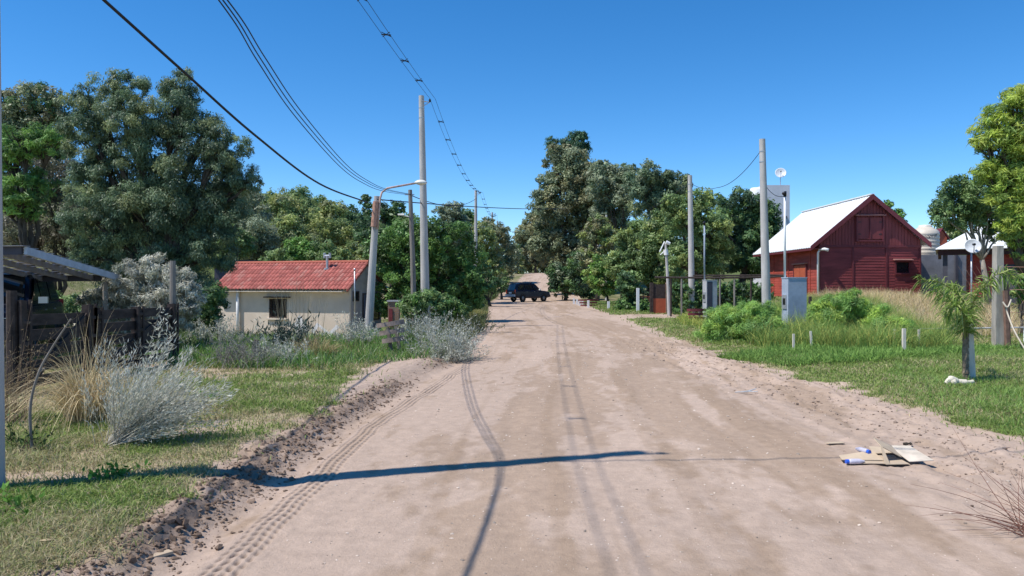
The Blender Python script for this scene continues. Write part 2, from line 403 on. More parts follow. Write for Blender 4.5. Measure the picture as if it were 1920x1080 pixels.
def zdet(x, y):
    x = np.asarray(x, float); y = np.asarray(y, float); dl = xl(y) - x; dr = x - xr(y)
    return zmac(x, y) + detail(x, y, dl, dr)[0]
def zd(x, y): return float(zdet(np.array([x]), np.array([y]))[0])
# ---------------------------------------------------------------- loose soil, stones, grass (stuff)
ICO_V = None
def ico():
    import bmesh
    b = bmesh.new(); bmesh.ops.create_icosphere(b, subdivisions=1, radius=1); v = np.array([p.co[:] for p in b.verts]); b.verts.ensure_lookup_table()
    f = np.array([[q.index for q in t.verts] for t in b.faces]); b.free(); return v, f
IV, IF = ico()
def lumps(mb, pos, size, colr, flat=.7):
    n = len(pos); jit = RNG.uniform(.5, 1.45, (n, len(IV), 1)); sc3 = RNG.uniform(.6, 1.3, (n, 1, 3)) * np.array([1, 1, flat])
    v = IV[None] * jit * sc3 * np.asarray(size).reshape(n, 1, 1) + pos[:, None, :]
    t = (IF[None] + (np.arange(n) * len(IV))[:, None, None]).reshape(-1, 3)
    mb.add(v.reshape(-1, 3), t=t, c=np.repeat(colr, len(IV), 0))
def clods():
    mb = MB(); n = 5200
    y = np.exp(RNG.uniform(np.log(4.2), np.log(22), n)); d = RNG.normal(.06, .16, n); x = xl(y) - d
    keep = sst(.28, .52, fbm(y * 0, y * 1.1, 3, 12)) + .15 > RNG.random(n); keep &= RNG.random(n) < (1.05 - sst(10, 20, y) * .7)
    x, y = x[keep], y[keep]; n = len(x)
    s = RNG.gamma(1.6, .0052, n).clip(.004, .034) * (1 + .02 * y); z = zdet(x, y) + s * .1
    c = DARK * RNG.uniform(.7, 1.45, (n, 1))
    lumps(mb, np.stack([x, y, z], 1), s, c)
    n = 2600; y = np.exp(RNG.uniform(np.log(4.5), np.log(24), n)); x = xr(y) + RNG.normal(-.15, .45, n)
    s = RNG.gamma(1.7, .0042, n).clip(.004, .026) * (1 + .02 * y); z = zdet(x, y) + s * .2
    lumps(mb, np.stack([x, y, z], 1), s, SOIL * RNG.uniform(.5, 1.0, (n, 1)))
    tag(mb.build('dirt_clods', M_CLOD), 'loose brown clods of earth along both road edges', 'soil', kind='stuff')
    mb = MB(); n = 7000; y = np.exp(RNG.uniform(np.log(4.2), np.log(24), n)); x = xl(y) + RNG.uniform(.1, 1, n) * (xr(y) - xl(y))
    s = RNG.gamma(1.4, .0030, n).clip(.0015, .02) * (.6 + .05 * y); z = zdet(x, y) + s * .1
    lumps(mb, np.stack([x, y, z], 1), s, np.array([.60,.50,.41]) * RNG.uniform(.35, 1.2, (n, 1)), .4)
    tag(mb.build('pebbles', M_CLOD), 'small pale stone chips scattered on the dirt road', 'gravel', kind='stuff')
clods()
def blades(mb, base, h, lean, wd, cols, seg=3, bend=.6):
    """base (n,3), h (n), lean (n,3) horizontal offset at tip, wd (n), cols (n,3)"""
    n = len(base); t = np.linspace(0, 1, seg + 1)
    side = np.stack([-lean[:, 1], lean[:, 0], np.zeros(n)], 1) + RNG.normal(0, .02, (n, 3)) * np.array([1, 1, 0])
    side /= np.linalg.norm(side, axis=1)[:, None] + 1e-9
    fc = RNG.uniform(0, math.pi, n); cs, sn = np.cos(fc)[:, None], np.sin(fc)[:, None]
    s2 = np.stack([-side[:, 1], side[:, 0], np.zeros(n)], 1); side = side * cs + s2 * sn
    rows = []
    for k, tt in enumerate(t):
        p = base + lean * (tt ** 1.8) + np.stack([0*h, 0*h, h * (tt - bend * .5 * tt ** 3 * (np.linalg.norm(lean, axis=1) / (h + 1e-6)).clip(0, 1.2))], 1)
        wv = side * (wd * (1 - tt ** 1.5 * .92))[:, None] * .5
        rows += [p - wv, p + wv]
    v = np.stack(rows, 1); m = 2 * (seg + 1)
    q = np.array([(2*k, 2*k+1, 2*k+3, 2*k+2) for k in range(seg)])
    q = (q[None] + (np.arange(n) * m)[:, None, None]).reshape(-1, 4)
    mb.add(v.reshape(-1, 3), q, c=np.repeat(cols, m, 0))
def pick(pal, n, jit=.22):
    pal = np.array(pal); return pal[RNG.integers(0, len(pal), n)] * RNG.uniform(1 - jit, 1 + jit, (n, 1))
def lawn():
    mb = MB(); n = 900000
    y = np.exp(RNG.uniform(np.log(4.0), np.log(70), n)); x = RNG.uniform(-.80, .80, n) * (y + 1.0)
    dl = xl(y) - x; dr = x - xr(y); gm = grassmask(x, y)
    keep = ((dl > .05) | (dr > .2)) & (RNG.random(n) < sst(.08, .75, gm) * .95 + .015)
    x, y, dl = x[keep], y[keep], dl[keep]; n = len(x)
    z = zdet(x, y) - .005; nz = fbm(x * 1.2, y * 1.2, 4, 81); tall = sst(.5, .8, fbm(x * .8, y * .8, 3, 90))
    h = RNG.uniform(.025, .075, n) * (1 + 1.0 * tall) * (1 + .012 * y)
    ln = RNG.normal(0, 1, (n, 3)) * np.array([1, 1, 0]) * (h * .75)[:, None]
    gp = pick([(.20,.29,.06), (.25,.34,.08), (.30,.36,.11), (.18,.26,.07)], n)
    dp = pick([(.50,.42,.25), (.40,.35,.19), (.33,.34,.15)], n)
    k = (RNG.random(n) < sst(.36, .62, nz) * .75 + .12)[:, None]
    right = (x > 4)[:, None]; k = k & (~right | (RNG.random(n)[:, None] < .55))
    c = np.where(k, dp, gp)
    blades(mb, np.stack([x, y, z], 1), h, ln, .0035 + .00095 * y, c, seg=2)
    tag(mb.build('grass', M_BLADE), 'short patchy green and straw grass beside the road', 'grass', kind='stuff')
lawn()
# ---------------------------------------------------------------- foliage
def unit(v): return v / (np.linalg.norm(v, axis=-1, keepdims=True) + 1e-9)
def leaves(mb, pos, out, ll, lw, cols, droop=.15, rnd=.9):
    n = len(pos)
    a = unit(RNG.normal(0, 1, (n, 3)) + .5 * out + np.array([0, 0, -droop * 2]))
    nn = unit(out * .8 + np.array([0, 0, .45]) + RNG.normal(0, rnd * .6, (n, 3)))
    b = unit(np.cross(nn, a)); a = unit(np.cross(b, nn))
    k_ = np.exp(RNG.normal(0, .30, n)); ll = (ll * k_ * RNG.uniform(.7, 1.25, n))[:, None] * .5; lw = (lw * k_ * RNG.uniform(.7, 1.25, n))[:, None] * .5
    v = np.stack([pos - a * ll, pos + b * lw - a * ll * .1, pos + a * ll, pos - b * lw - a * ll * .1], 1).reshape(-1, 3)
    q = np.arange(4 * n).reshape(n, 4)
    mb.add(v, q, c=np.repeat(cols, 4, 0))
def cloud(mb, c, r, n, ll, lw, pal, clump=.30, droop=.15, hollow=.0, up=0.0, nclump=None, squash=.8):
    c = np.asarray(c, float); r = np.broadcast_to(np.asarray(r, float), (3,))
    m = nclump or int(34 * (.3 / clump) ** 1.6)
    d = unit(RNG.normal(0, 1, (m, 3)) + np.array([0, 0, up])); rad = RNG.uniform(.55, .95, (m, 1)); rad[: m // 5] *= .45
    cc = c + d * rad * r
    cr = clump * r.mean() * RNG.uniform(.7, 1.4, m)
    wts = cr ** 2; wts /= wts.sum()
    which = RNG.choice(m, n, p=wts)
    dd = unit(RNG.normal(0, 1, (n, 3))); rr = RNG.random(n) ** .55
    off = dd * (rr * cr[which])[:, None] * np.array([1, 1, squash])
    pos = cc[which] + off
    out = unit(dd + .5 * d[which])
    pal = np.array(pal) * np.array([2.4, 2.5, 2.2]); base = pal[RNG.integers(0, len(pal), m)] * RNG.uniform(.8, 1.25, (m, 1))
    cols = base[which] * RNG.uniform(.75, 1.3, (n, 1))
    leaves(mb, pos, out, ll, lw, cols, droop)
    return cc, cr
def limb(mb, a, b, r0, r1, wob=.12, k=6, seg=6, col=None):
    a = np.asarray(a, float); b = np.asarray(b, float); L = np.linalg.norm(b - a); t = np.linspace(0, 1, seg + 1)
    pts = a + (b - a) * t[:, None]; pts[:, 2] += L * .10 * np.sin(t * math.pi)
    pts[1:-1] += RNG.normal(0, wob * L * .18, (seg - 1, 3))
    mb.tube(pts, r0 + (r1 - r0) * t, k, col=col)
    return pts
def tree(name, label, Y, base, lobes, pal, cat='tree', group=None, leaf=None, asp=.42, cov=3.3, clump=.30, droop=.15, trunk=.16, bark=None,
         fork=.35, squash=.8, twigs=0, depth=1.0, zoff=0.0, up=0.15):
    g = G(base, Y); g[2] += zoff
    th = thing(name, label, cat, g, group=group)
    ll = leaf or max(.065, .0035 * Y); cr_mb = MB(); tr = MB(); cents = []
    for L in lobes:
        px, py, r = L[:3]; dy = L[3] if len(L) > 3 else RNG.uniform(-.6, .6) * r / F * Y
        yy = Y + dy; c = P(px, py, yy); rw = 1.06 * r / F * yy
        n = int(1.75 * cov * math.pi * rw * rw / (ll * ll * asp * .5)); n = min(n, 34000)
        cc, crr = cloud(cr_mb, c, (rw, rw * depth, rw), n, ll, ll * asp, pal, clump, droop, squash=squash, up=up)
        cents.append((c, rw, cc))
    zs = min(c[2] - rw for c, rw, _ in cents); top = max(c[2] for c, rw, _ in cents)
    f = g + (np.mean([c for c, _, _ in cents], 0) - g) * fork
    if f[2] < g[2] + .15: f[2] = g[2] + .15
    tr.tube(np.array([g - [0, 0, .15], g * .6 + f * .4 + RNG.normal(0, trunk * .3, 3) * [1, 1, 0], f]), [trunk * 1.25, trunk, trunk * .8], 9)
    for c, rw, cc in cents:
        pts = limb(tr, f, c, trunk * .45, trunk * .10)
        for q in cc[:5 + twigs]: limb(tr, pts[3 + (len(pts) > 5)], q, trunk * .2, trunk * .05, k=4, seg=4)
    tr.build('trunk', bark or M_BARK, th, world=True, smooth=True)
    cr_mb.build('crown', M_LEAF, th, world=True)
    return th
# palettes (real-world leaf colours)
EUC = [(.075,.10,.062), (.09,.115,.075), (.06,.085,.05), (.11,.125,.065), (.048,.07,.045), (.04,.06,.04)]
DKG = [(.035,.065,.03), (.045,.08,.035), (.055,.09,.03), (.03,.05,.03)]
LAUR = [(.045,.085,.028), (.058,.105,.03), (.05,.08,.03), (.075,.125,.035)]
OLIVE = [(.13,.15,.05), (.10,.125,.05), (.15,.155,.06), (.085,.11,.045), (.12,.13,.075)]
GREY = [(.11,.125,.085), (.13,.14,.10), (.09,.105,.075)]
BROWN = [(.105,.115,.07), (.115,.11,.07), (.085,.10,.06), (.135,.125,.07), (.075,.09,.06)]
PINE = [(.075,.135,.035), (.095,.16,.04), (.07,.12,.035), (.055,.095,.03)]
PINEY = [(.165,.20,.035), (.14,.18,.04), (.19,.215,.05), (.095,.135,.035)]
SILV = [(.52,.53,.45), (.62,.61,.52), (.42,.44,.36), (.34,.36,.28)]
MIDG = [(.09,.125,.05), (.075,.11,.042), (.11,.14,.06), (.06,.088,.038)]
# ================================================================ LARGE STRUCTURES
def wall_open(mb, x0, x1, z0, z1, y0, y1, ops):
    """wall in the xz plane between y0 and y1 with rectangular openings (a,b,c,d)"""
    xs = sorted({x0, x1, *[o[0] for o in ops], *[o[1] for o in ops]})
    for a, b in zip(xs[:-1], xs[1:]):
        cuts = sorted([(o[2], o[3]) for o in ops if o[0] <= a + 1e-6 and o[1] >= b - 1e-6]); z = z0
        for c, d in cuts:
            if c > z: mb.bx(a, b, y0, y1, z, c)
            z = d
        if z < z1: mb.bx(a, b, y0, y1, z, z1)
def red_roof_house():
    base = (-7.15, 34.0, -.66)
    H = thing('small_house', 'small cream house with a red clay tile roof on the left', 'house', base, math.atan2(-.309, .951))
    W, D, E, SL = 6.9, 3.0, 2.36, .68
    m = MB(); wall_open(m, -W, 0, -.4, E, 0, .15, [(-4.12, -3.20, .88, 1.75)]); m.build('front_wall', M_STUCCO, H)
    m = MB(); gz = E + D / 2 * SL - .03
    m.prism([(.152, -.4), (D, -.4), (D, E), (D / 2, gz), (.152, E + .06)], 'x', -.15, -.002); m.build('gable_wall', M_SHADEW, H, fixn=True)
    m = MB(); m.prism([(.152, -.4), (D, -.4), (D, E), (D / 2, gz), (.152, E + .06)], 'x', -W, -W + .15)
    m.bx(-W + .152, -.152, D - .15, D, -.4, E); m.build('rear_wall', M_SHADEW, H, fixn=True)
    # tiled roof: half-round pan tiles, one wave per tile column
    m = MB(); ov = .38; nt_ = 38; x0, x1 = -W - .15, .14; cw = (x1 - x0) / nt_; k = 8; rows = 7
    def slope(y_of, sgn):
        xs = np.linspace(x0, x1, nt_ * k + 1); ph = (np.arange(len(xs)) % k) / k
        Lh = D / 2 + ov
        prev = None
        for r_ in range(rows):
            for e in (0, 1):
                t = (r_ + e) / rows; yy = y_of(t); zz = E + (D / 2) * SL - (Lh * (1 - t)) * SL + .03 + (.035 if e == 0 else 0.0)
                wav = .055 * np.abs(np.sin(math.pi * ph)) ** .8
                cid = (np.arange(len(xs)) // k); tone = .78 + .5 * h2(cid, np.full(len(xs), r_), 5)
                cc = np.array([.36, .115, .095]) * tone[:, None]
                pale = (h2(cid, np.full(len(xs), r_), 8) > .86)[:, None]; cc = np.where(pale, np.array([.40, .17, .14]), cc)
                v = np.stack([xs, np.full(len(xs), yy), zz + wav], 1)
                n = len(xs)
                if e == 0: lo = v; lc = cc
                else:
                    q = np.array([(i, i+1, n+i+1, n+i) for i in range(n - 1)])
                    if sgn < 0: q = q[:, ::-1]
                    m.add(np.concatenate([lo, v]), q, c=np.concatenate([lc, cc]))
                    if prev is not None and r_ > 0:
                        m.add(np.concatenate([prev, lo]), q, c=np.concatenate([lc, lc]))
                    prev = v
            
    slope(lambda t: -ov + t * (D / 2 + ov), 1); slope(lambda t: D + ov - t * (D / 2 + ov), -1)
    rz = E + D / 2 * SL + .05
    m.tube([(x0, D / 2, rz), (x1, D / 2, rz)], .09, 10, col=np.array([.42,.13,.09]))
    rf = m.build('roof', M_TILE, H, smooth=False)
    m = MB()
    for s_, yy in ((1, -ov), (-1, D + ov)):
        m.beam((.10, yy, E - ov * SL + .0), (.10, D / 2, rz - .07), .05, .09, col=np.array([.3,.1,.08]))
    m.build('rafter', M_TILE, H)
    m = MB(); m.bx(x0 + .1, -.16, -ov + .03, -.002, E - ov * SL - .03, E - ov * SL - .0); m.build('soffit', M_STAKE, H)
    # flue with an H-shaped cowl
    m = MB(); fy = 1.05; fx = -1.75; fz = E + fy * SL + .02
    m.tube([(fx, fy, fz), (fx, fy, fz + .62)], .06, 12); m.tube([(fx - .14, fy, fz + .62), (fx + .14, fy, fz + .62)], .055, 10)
    for s_ in (-1, 1): m.tube([(fx + s_ * .14, fy, fz + .52), (fx + s_ * .14, fy, fz + .76)], .055, 10)
    m.tube([(fx, fy, fz - .02), (fx, fy, fz + .06)], .15, 12); m.build('flue', M_STEEL, H, smooth=False)
    # window with dark shutters, grille and sill
    wf = MB()
    for a in ((-4.12, -4.06, .88, 1.75), (-3.26, -3.20, .88, 1.75), (-4.06, -3.26, .88, .94), (-4.06, -3.26, 1.69, 1.75), (-3.69, -3.64, .94, 1.69)):
        wf.bx(a[0], a[1], .03, .09, a[2], a[3])
    wfo = wf.build('window', M_DARKW, H)
    m = MB(); m.bx(-4.06, -3.26, .10, .11, .94, 1.69); m.build('pane', M_GLASS, wfo)
    m = MB()
    for i in range(7): m.tube([(-4.10 + i * .145, -.03, .86), (-4.10 + i * .145, -.03, 1.72)], .012, 6)
    m.beam((-4.13, -.03, 1.3), (-3.19, -.03, 1.3), .02, .02); m.build('grille', M_DARKW, wfo)
    m = MB(); m.bx(-4.22, -3.10, -.10, -.001, .80, .87); m.build('sill', M_STUCCO, wfo)
    m = MB(); m.bx(-4.30, -2.98, -.22, -.003, 1.80, 1.85); m.build('lintel_board', M_DARKW, H)
    m = MB(); m.tube([(-5.75, -.11, -.05), (-5.75, -.11, E - .20)], .075, 10); m.build('drainpipe', M_WHITE, H, smooth=True)
    # unpainted repair patches on the front wall
    m = MB()
    def patch(pts): m.prism(pts, 'y', -.004, .0)
    patch([(-1.95, .33), (-1.62, .70), (-1.50, .60), (-1.80, .22)]); patch([(-1.62, .70), (-1.02, .28), (-1.10, .16), (-1.58, .56)])
    patch([(-1.02, .28), (-.62, .62), (-.52, .50), (-.95, .12)])
    patch([(-2.75, .10), (-2.85, .55), (-2.55, 1.05), (-2.30, .75), (-1.95, .10)])
    m.build('render_patch', M_PATCH, H, fixn=True)
    # gable side: small high window, blue door, tall window
    def side_panel(name, y0, y1, z0, z1, mt, fr=.05):
        f = MB(); f.bx(.001, .05, y0, y1, z0, z0 + fr); f.bx(.001, .05, y0, y1, z1 - fr, z1); f.bx(.001, .05, y0, y0 + fr, z0 + fr, z1 - fr); f.bx(.001, .05, y1 - fr, y1, z0 + fr, z1 - fr)
        o = f.build(name, M_DARKW, H); p = MB(); p.bx(.002, .02, y0 + fr, y1 - fr, z0 + fr, z1 - fr); p.build('pane' if name == 'window' else 'panel', mt, o); return o
    side_panel('window', .28, .80, 1.65, 2.1, M_GLASS); side_panel('door', 1.15, 1.80, -.1, 2.0, mat('blue_grey_door', (.08,.10,.16), .6)); side_panel('window', 2.10, 2.75, .75, 2.0, M_GLASS)
    m = MB(); m.tube([(.32, -.10, .9), (.32, -.10, 3.05)], .03, 8); m.tube([(.32, -.10, 3.0), (.32, -.10, 3.1)], .045, 8); 
    m.build('antenna_mast', M_STEEL, H, smooth=True)
red_roof_house()
# low black shed roof just behind the left end of the cream house
def back_shed():
    c = P(440, 492, 42); g = zm(c[0], 42)
    H = thing('shed', 'low black flat-roofed shed behind the left end of the cream house', 'shed', (c[0], 42, g))
    m = MB(); m.bx(-1.1, 1.1, 0, 2, -.3, c[2] - g - .1); m.build('wall', M_SLATE, H)
    m = MB(); m.bx(-1.25, 1.25, -.2, 2.2, c[2] - g - .098, c[2] - g + .12); m.build('roof', M_BLACK, H)
back_shed()
def barn():
    base = (16.7, 42.0, .85); H = thing('barn', 'dark red timber barn with a steep white sheet metal roof', 'barn', base)
    W, D = 5.45, 9.4; AX = W / 2; SLP = .84; AZ = 5.72; top = lambda x: AZ - .12 - abs(x - AX) * SLP
    def siding(m, x0, x1, z0, z1, mapf, bh=.155):
        n = int(round((z1 - z0) / bh)); bh = (z1 - z0) / n
        for i in range(n):
            a = z0 + i * bh; b = a + bh
            v = [mapf(x0, -.022, a), mapf(x1, -.022, a), mapf(x1, -.004, b), mapf(x0, -.004, b), mapf(x0, 0, a), mapf(x1, 0, a)]
            m.add(v, [(0, 1, 2, 3), (4, 5, 1, 0)])
    fr = lambda x, y, z: (x, y, z)
    m = MB(); wall_open(m, 0, W, -.7, 2.98, .0, .12, [(4.10, 4.86, 1.50, 2.12)])
    # lap boards in three bays
    for a, b in ((.02, 1.76), (1.84, 3.58), (3.66, 4.08), (4.88, W - .02)): siding(m, a, b, -.6, 2.92, fr)
    siding(m, 4.08, 4.88, -.6, 1.48, fr); siding(m, 4.08, 4.88, 2.14, 2.92, fr)
    m.build('front_wall', M_MAROON, H)
    m = MB(); bw = .17; n = int(W / bw)
    for i in range(n + 1):
        a = i * bw + .008; b = min(W, (i + 1) * bw - .008)
        if b <= a: continue
        za, zb = top(a), top(b)
        pts = [(a, 2.985), (b, 2.985), (b, zb), (a, za)]
        if a < AX < b: pts = [(a, 2.985), (b, 2.985), (b, zb), (AX, top(AX)), (a, za)]
        m.prism(pts, 'y', -.045 - .006 * (i % 2), .0)
    m.prism([(0, 2.982), (W, 2.982), (W, top(W)), (AX, top(AX)), (0, top(0))], 'y', .001, .12)
    m.build('gable_boards', M_MAROONV, H, fixn=True)
    for x in (0.0, 1.80, 3.62, W): m = MB(); m.bx(x - .045, x + .045, -.055, -.024, -.6, 2.90); m.build('batten', M_REDTRIM, H)
    m = MB(); m.bx(-.06, W + .06, -.07, -.047, 2.90, 3.02); m.build('cross_batten', M_REDTRIM, H)
    m = MB(); sf = lambda x, y, z: (y, D - x, z)
    m.bx(0, .12, .122, D, -.7, 3.20)
    siding(m, 0, D - .02, -.6, 3.15, lambda x, y, z: (y, D - x, z)); m.build('side_wall', M_RED, H)
    m = MB(); m.bx(W - .12, W, .122, D, -.7, 3.2); m.bx(.122, W - .122, D - .12, D, -.7, 3.2)
    m.prism([(0.0, 3.21), (W, 3.21), (W, top(W)), (AX, top(AX)), (0, top(0))], 'y', D - .12, D); m.build('rear_wall', M_MAROON, H, fixn=True)
    # roof: ribbed sheets, thin
    m = MB(); L = .62; Rr = .42
    for s_ in (-1, 1):
        xe = AX + s_ * (AX + (L if s_ < 0 else Rr)); nseg = 60; ys = np.linspace(-.32, D + .3, nseg + 1)
        for i in range(nseg):
            h_ = .02 if i % 2 else 0
            ze = AZ - abs(xe - AX) * SLP
            v = [(AX, ys[i], AZ + h_), (xe, ys[i], ze + h_), (xe, ys[i+1], ze + h_), (AX, ys[i+1], AZ + h_)]
            w_ = [(a, b, c - .04) for a, b, c in v]
            m.add(v + w_, [(0, 1, 2, 3), (7, 6, 5, 4), (0, 4, 5, 1), (1, 5, 6, 2), (2, 6, 7, 3)])
    m.build('roof', M_ROOFW, H, fixn=True)
    m = MB()
    m.beam((AX, -.36, AZ + .045), (AX, D + .3, AZ + .045), .22, .05); m.build('ridge_cap', M_WHITE, H)
    m = MB()
    for s_, ex in ((-1, L), (1, Rr)):
        xe = AX + s_ * (AX + ex); ze = AZ - abs(xe - AX) * SLP
        v = [(AX, AZ + .06), (xe, ze + .06), (xe, ze - .20), (AX, AZ - .24)]
        m.prism(v, 'y', -.40, -.33)
    m.build('bargeboard', M_REDTRIM, H, fixn=True)
    m = MB(); xe = -L; ze = AZ - (AX + L) * SLP; m.bx(xe + .02, xe + .05, -.3, D + .28, ze - .17, ze - .045)
    m.bx(xe + .06, -.002, -.3, D + .28, ze - .10, ze - .06); m.build('eave_board', M_REDTRIM, H)
    # hayloft shutters with a small canopy
    sh = MB(); sh.bx(2.02, 2.66, -.13, -.055, 3.36, 4.52); sh.bx(2.70, 3.34, -.13, -.055, 3.36, 4.52); s = sh.build('shutter', M_MAROONV, H)
    m = MB(); m.bx(1.93, 2.015, -.17, -.05, 3.30, 4.58); m.bx(3.345, 3.43, -.17, -.05, 3.30, 4.58); m.bx(1.93, 3.43, -.172, -.052, 3.22, 3.30)
    m.bx(2.65, 2.71, -.17, -.056, 3.36, 4.52); m.build('frame', M_REDTRIM, s)
    for z in (3.6, 4.25):
        for x_ in (2.03, 3.16): m = MB(); m.bx(x_, x_ + .17, -.14, -.131, z, z + .05); m.build('hinge', M_BLACK, s)
    m = MB(); m.box((2.68, -.17, 4.66), (1.62, .26, .05), rot=Matrix.Rotation(R(12), 3, 'X')); m.build('canopy', mat('pink_weathered_board', (.30,.14,.13), .8), H)
    # small window
    wf = MB()
    for a in ((4.06, 4.14, 1.44, 2.18), (4.82, 4.90, 1.44, 2.18), (4.14, 4.82, 1.44, 1.52), (4.14, 4.82, 2.10, 2.18)): wf.bx(a[0], a[1], -.09, -.03, a[2], a[3])
    wo = wf.build('window', M_REDTRIM, H); m = MB(); m.bx(4.13, 4.83, .03, .04, 1.51, 2.11); m.build('pane', M_GLASS, wo)
    m = MB(); m.box((4.48, -.15, 2.24), (1.02, .24, .045), rot=Matrix.Rotation(R(10), 3, 'X')); m.build('window_canopy', mat('pink_weathered_trim', (.34,.17,.15), .8), wo)
    # side door, orange, with a little canopy
    dm = MB(); dm.bx(-.09, -.024, 1.75, 2.62, .35, 2.0); dm.bx(-.09, -.024, 2.66, 3.55, .35, 2.0); do = dm.build('door', M_ORANGE, H)
    m = MB(); m.bx(-.11, -.025, 1.66, 1.745, .3, 2.05); m.bx(-.11, -.025, 3.555, 3.64, .3, 2.05); m.bx(-.10, -.09, 1.76, 3.54, 1.1, 1.18); m.build('frame', M_REDTRIM, do)
    m = MB(); m.bx(-.20, -.024, 1.6, 3.7, 2.06, 2.12); m.build('canopy', mat('pink_sun_bleached_board', (.40,.2,.16), .8), do)
    for y in (1.2, 4.6, 7.2): m = MB(); m.bx(-.05, -.024, y, y + .09, -.6, 3.1); m.build('side_batten', M_RED, H)
    # white downpipe and wall lamp at the near corner
    m = MB(); m.tube([(-.12, -.10, -.4), (-.12, -.10, 2.62), (-.10, -.20, 2.72)], .055, 10); m.build('downpipe', M_WHITE, H, smooth=True)
    lm = MB(); lm.tube([(-.10, -.14, 2.78), (.10, -.42, 2.80), (.26, -.55, 2.74)], [.05, .08, .085], 12); lm.build('wall_lamp', M_WHITE, H, smooth=True)
barn()
def tank_wall():
    H = thing('grey_wall', 'grey rendered block wall to the right of the barn under the beige tank', 'wall', (24.0, 43.6, .9))
    m = MB(); m.bx(-1.5, 2.1, 0, 1.7, -.5, 2.50); m.build('wall_block', mat('dark_grey_render', (.24,.24,.26), .92, .2, 1.6, .006, 30, spec=.1), H)
    m = MB(); m.bx(-.05 + 1.0, .10 + 1.0, -.1, -.004, -.3, 2.6); m.build('pillar', M_SLATE, H)
    T = thing('water_tank', 'beige plastic water tank with black lettering on the grey wall', 'water tank', (23.75, 44.45, 3.402))
    m = MB(); prof = [(.01, 0), (.70, 0), (.72, .05)]
    for i in range(6): z = .1 + i * .21; prof += [(.715, z), (.735, z + .03), (.735, z + .12), (.715, z + .15)]
    prof += [(.70, 1.38), (.62, 1.46), (.40, 1.62), (.36, 1.64)]
    m.lathe(prof, 36); m.build('tank_body', M_BEIGE, T, smooth=True)
    m = MB(); m.lathe([(.36, 1.62), (.36, 1.72), (.30, 1.76), (.01, 1.78)], 28); m.build('lid', mat('cream_plastic', (.66,.61,.52), .5), T, smooth=True)
    cu = bpy.data.curves.new('lettering', 'FONT'); cu.body = 'Tecnoprof'; cu.size = .30; cu.shear = .3; cu.align_x = 'CENTER'
    to = bpy.data.objects.new('tmp', cu); COL.objects.link(to)
    dg = bpy.context.evaluated_depsgraph_get(); me = bpy.data.meshes.new_from_object(to.evaluated_get(dg)); bpy.data.objects.remove(to)
    for v in me.vertices:                                   # wrap the lettering round the tank
        a = -math.pi / 2 - .40 + v.co.x / .74 * .9; z = v.co.y + .98 + v.co.x * .10
        v.co = (.742 * math.cos(a), .742 * math.sin(a), z)
    me.name = 'lettering'; me.materials.clear(); me.materials.append(M_BLACK); lo = bpy.data.objects.new('lettering', me); COL.objects.link(lo); lo.parent = T
tank_wall()
def brick_house():
    H = thing('brick_house', 'red brick house with a white hipped roof at the right edge', 'house', (20.45, 36.0, .75), R(-29))
    m = MB(); m.bx(.75, 10, .55, .8, -.4, 2.55); m.bx(9.8, 10, .8, 6, -.4, 2.55); m.bx(.75, .95, .8, 6, -.4, 2.55); m.build('wall', M_BRICK, H)
    m = MB(); m.bx(-.55, 10.3, .0, .14, 2.36, 2.62); m.bx(-.55, -.4, .14, 6.4, 2.36, 2.62); m.build('eave_beam', mat('dark_maroon_beam', (.05,.02,.022), .7), H)
    e = 2.66; r_ = 4.8
    A, B, C, D_ = (-.65, -.15, e), (10.5, -.15, e), (10.5, 6.6, e), (-.65, 6.6, e); Rg = (2.75, 3.2, r_); R2 = (8.2, 3.2, r_)
    m = MB(); v = [A, B, C, D_, Rg, R2]; v2 = [(a, b, c - .035) for a, b, c in v]
    m.add(v + v2, [(0, 1, 5, 4), (2, 3, 4, 5), (0, 6, 7, 1), (1, 7, 8, 2), (2, 8, 9, 3), (3, 9, 6, 0), (6, 10, 11, 7), (8, 11, 10, 9)], [(3, 0, 4), (1, 2, 5), (6, 9, 10), (7, 11, 8)])
    m.build('roof', M_ROOFW, H, fixn=True)
    d = MB(); d.bx(2.1, 3.0, .48, .547, -.2, 1.9); d.build('door', M_SLATE, H)
    d = MB(); d.bx(4.2, 5.4, .48, .547, .7, 1.8); o = d.build('window', M_REDTRIM, H); g_ = MB(); g_.bx(4.3, 5.3, .470, .479, .8, 1.7); g_.build('pane', M_GLASS, o)
    m = MB(); m.bx(-.35, -.15, .2, .4, -.6, 2.36); m.build('porch_post', M_SLATE, H)
    # chained birdhouse-like orange gable peak seen behind the tank
    S = thing('small_shed', 'tiny orange wooden gable beside the beige tank', 'shed', P(1766, 438, 46) * [1, 1, 0] + [0, 0, 1.0])
    z = P(1766, 438, 46)[2] - 1
    m = MB(); m.prism([(-.3, -.4 - 0), (.3, -.4), (.3, z - .25), (0, z + .25), (-.3, z - .25)], 'y', 0, .5); m.build('wall', M_ORANGE, S, fixn=True)
    m = MB()
    for s_ in (-1, 1): m.prism([(0, z + .33), (s_ * .42, z - .28), (s_ * .40, z - .36), (0, z + .25)], 'y', -.08, .55)
    m.build('roof', M_REDTRIM, S, fixn=True)
brick_house()
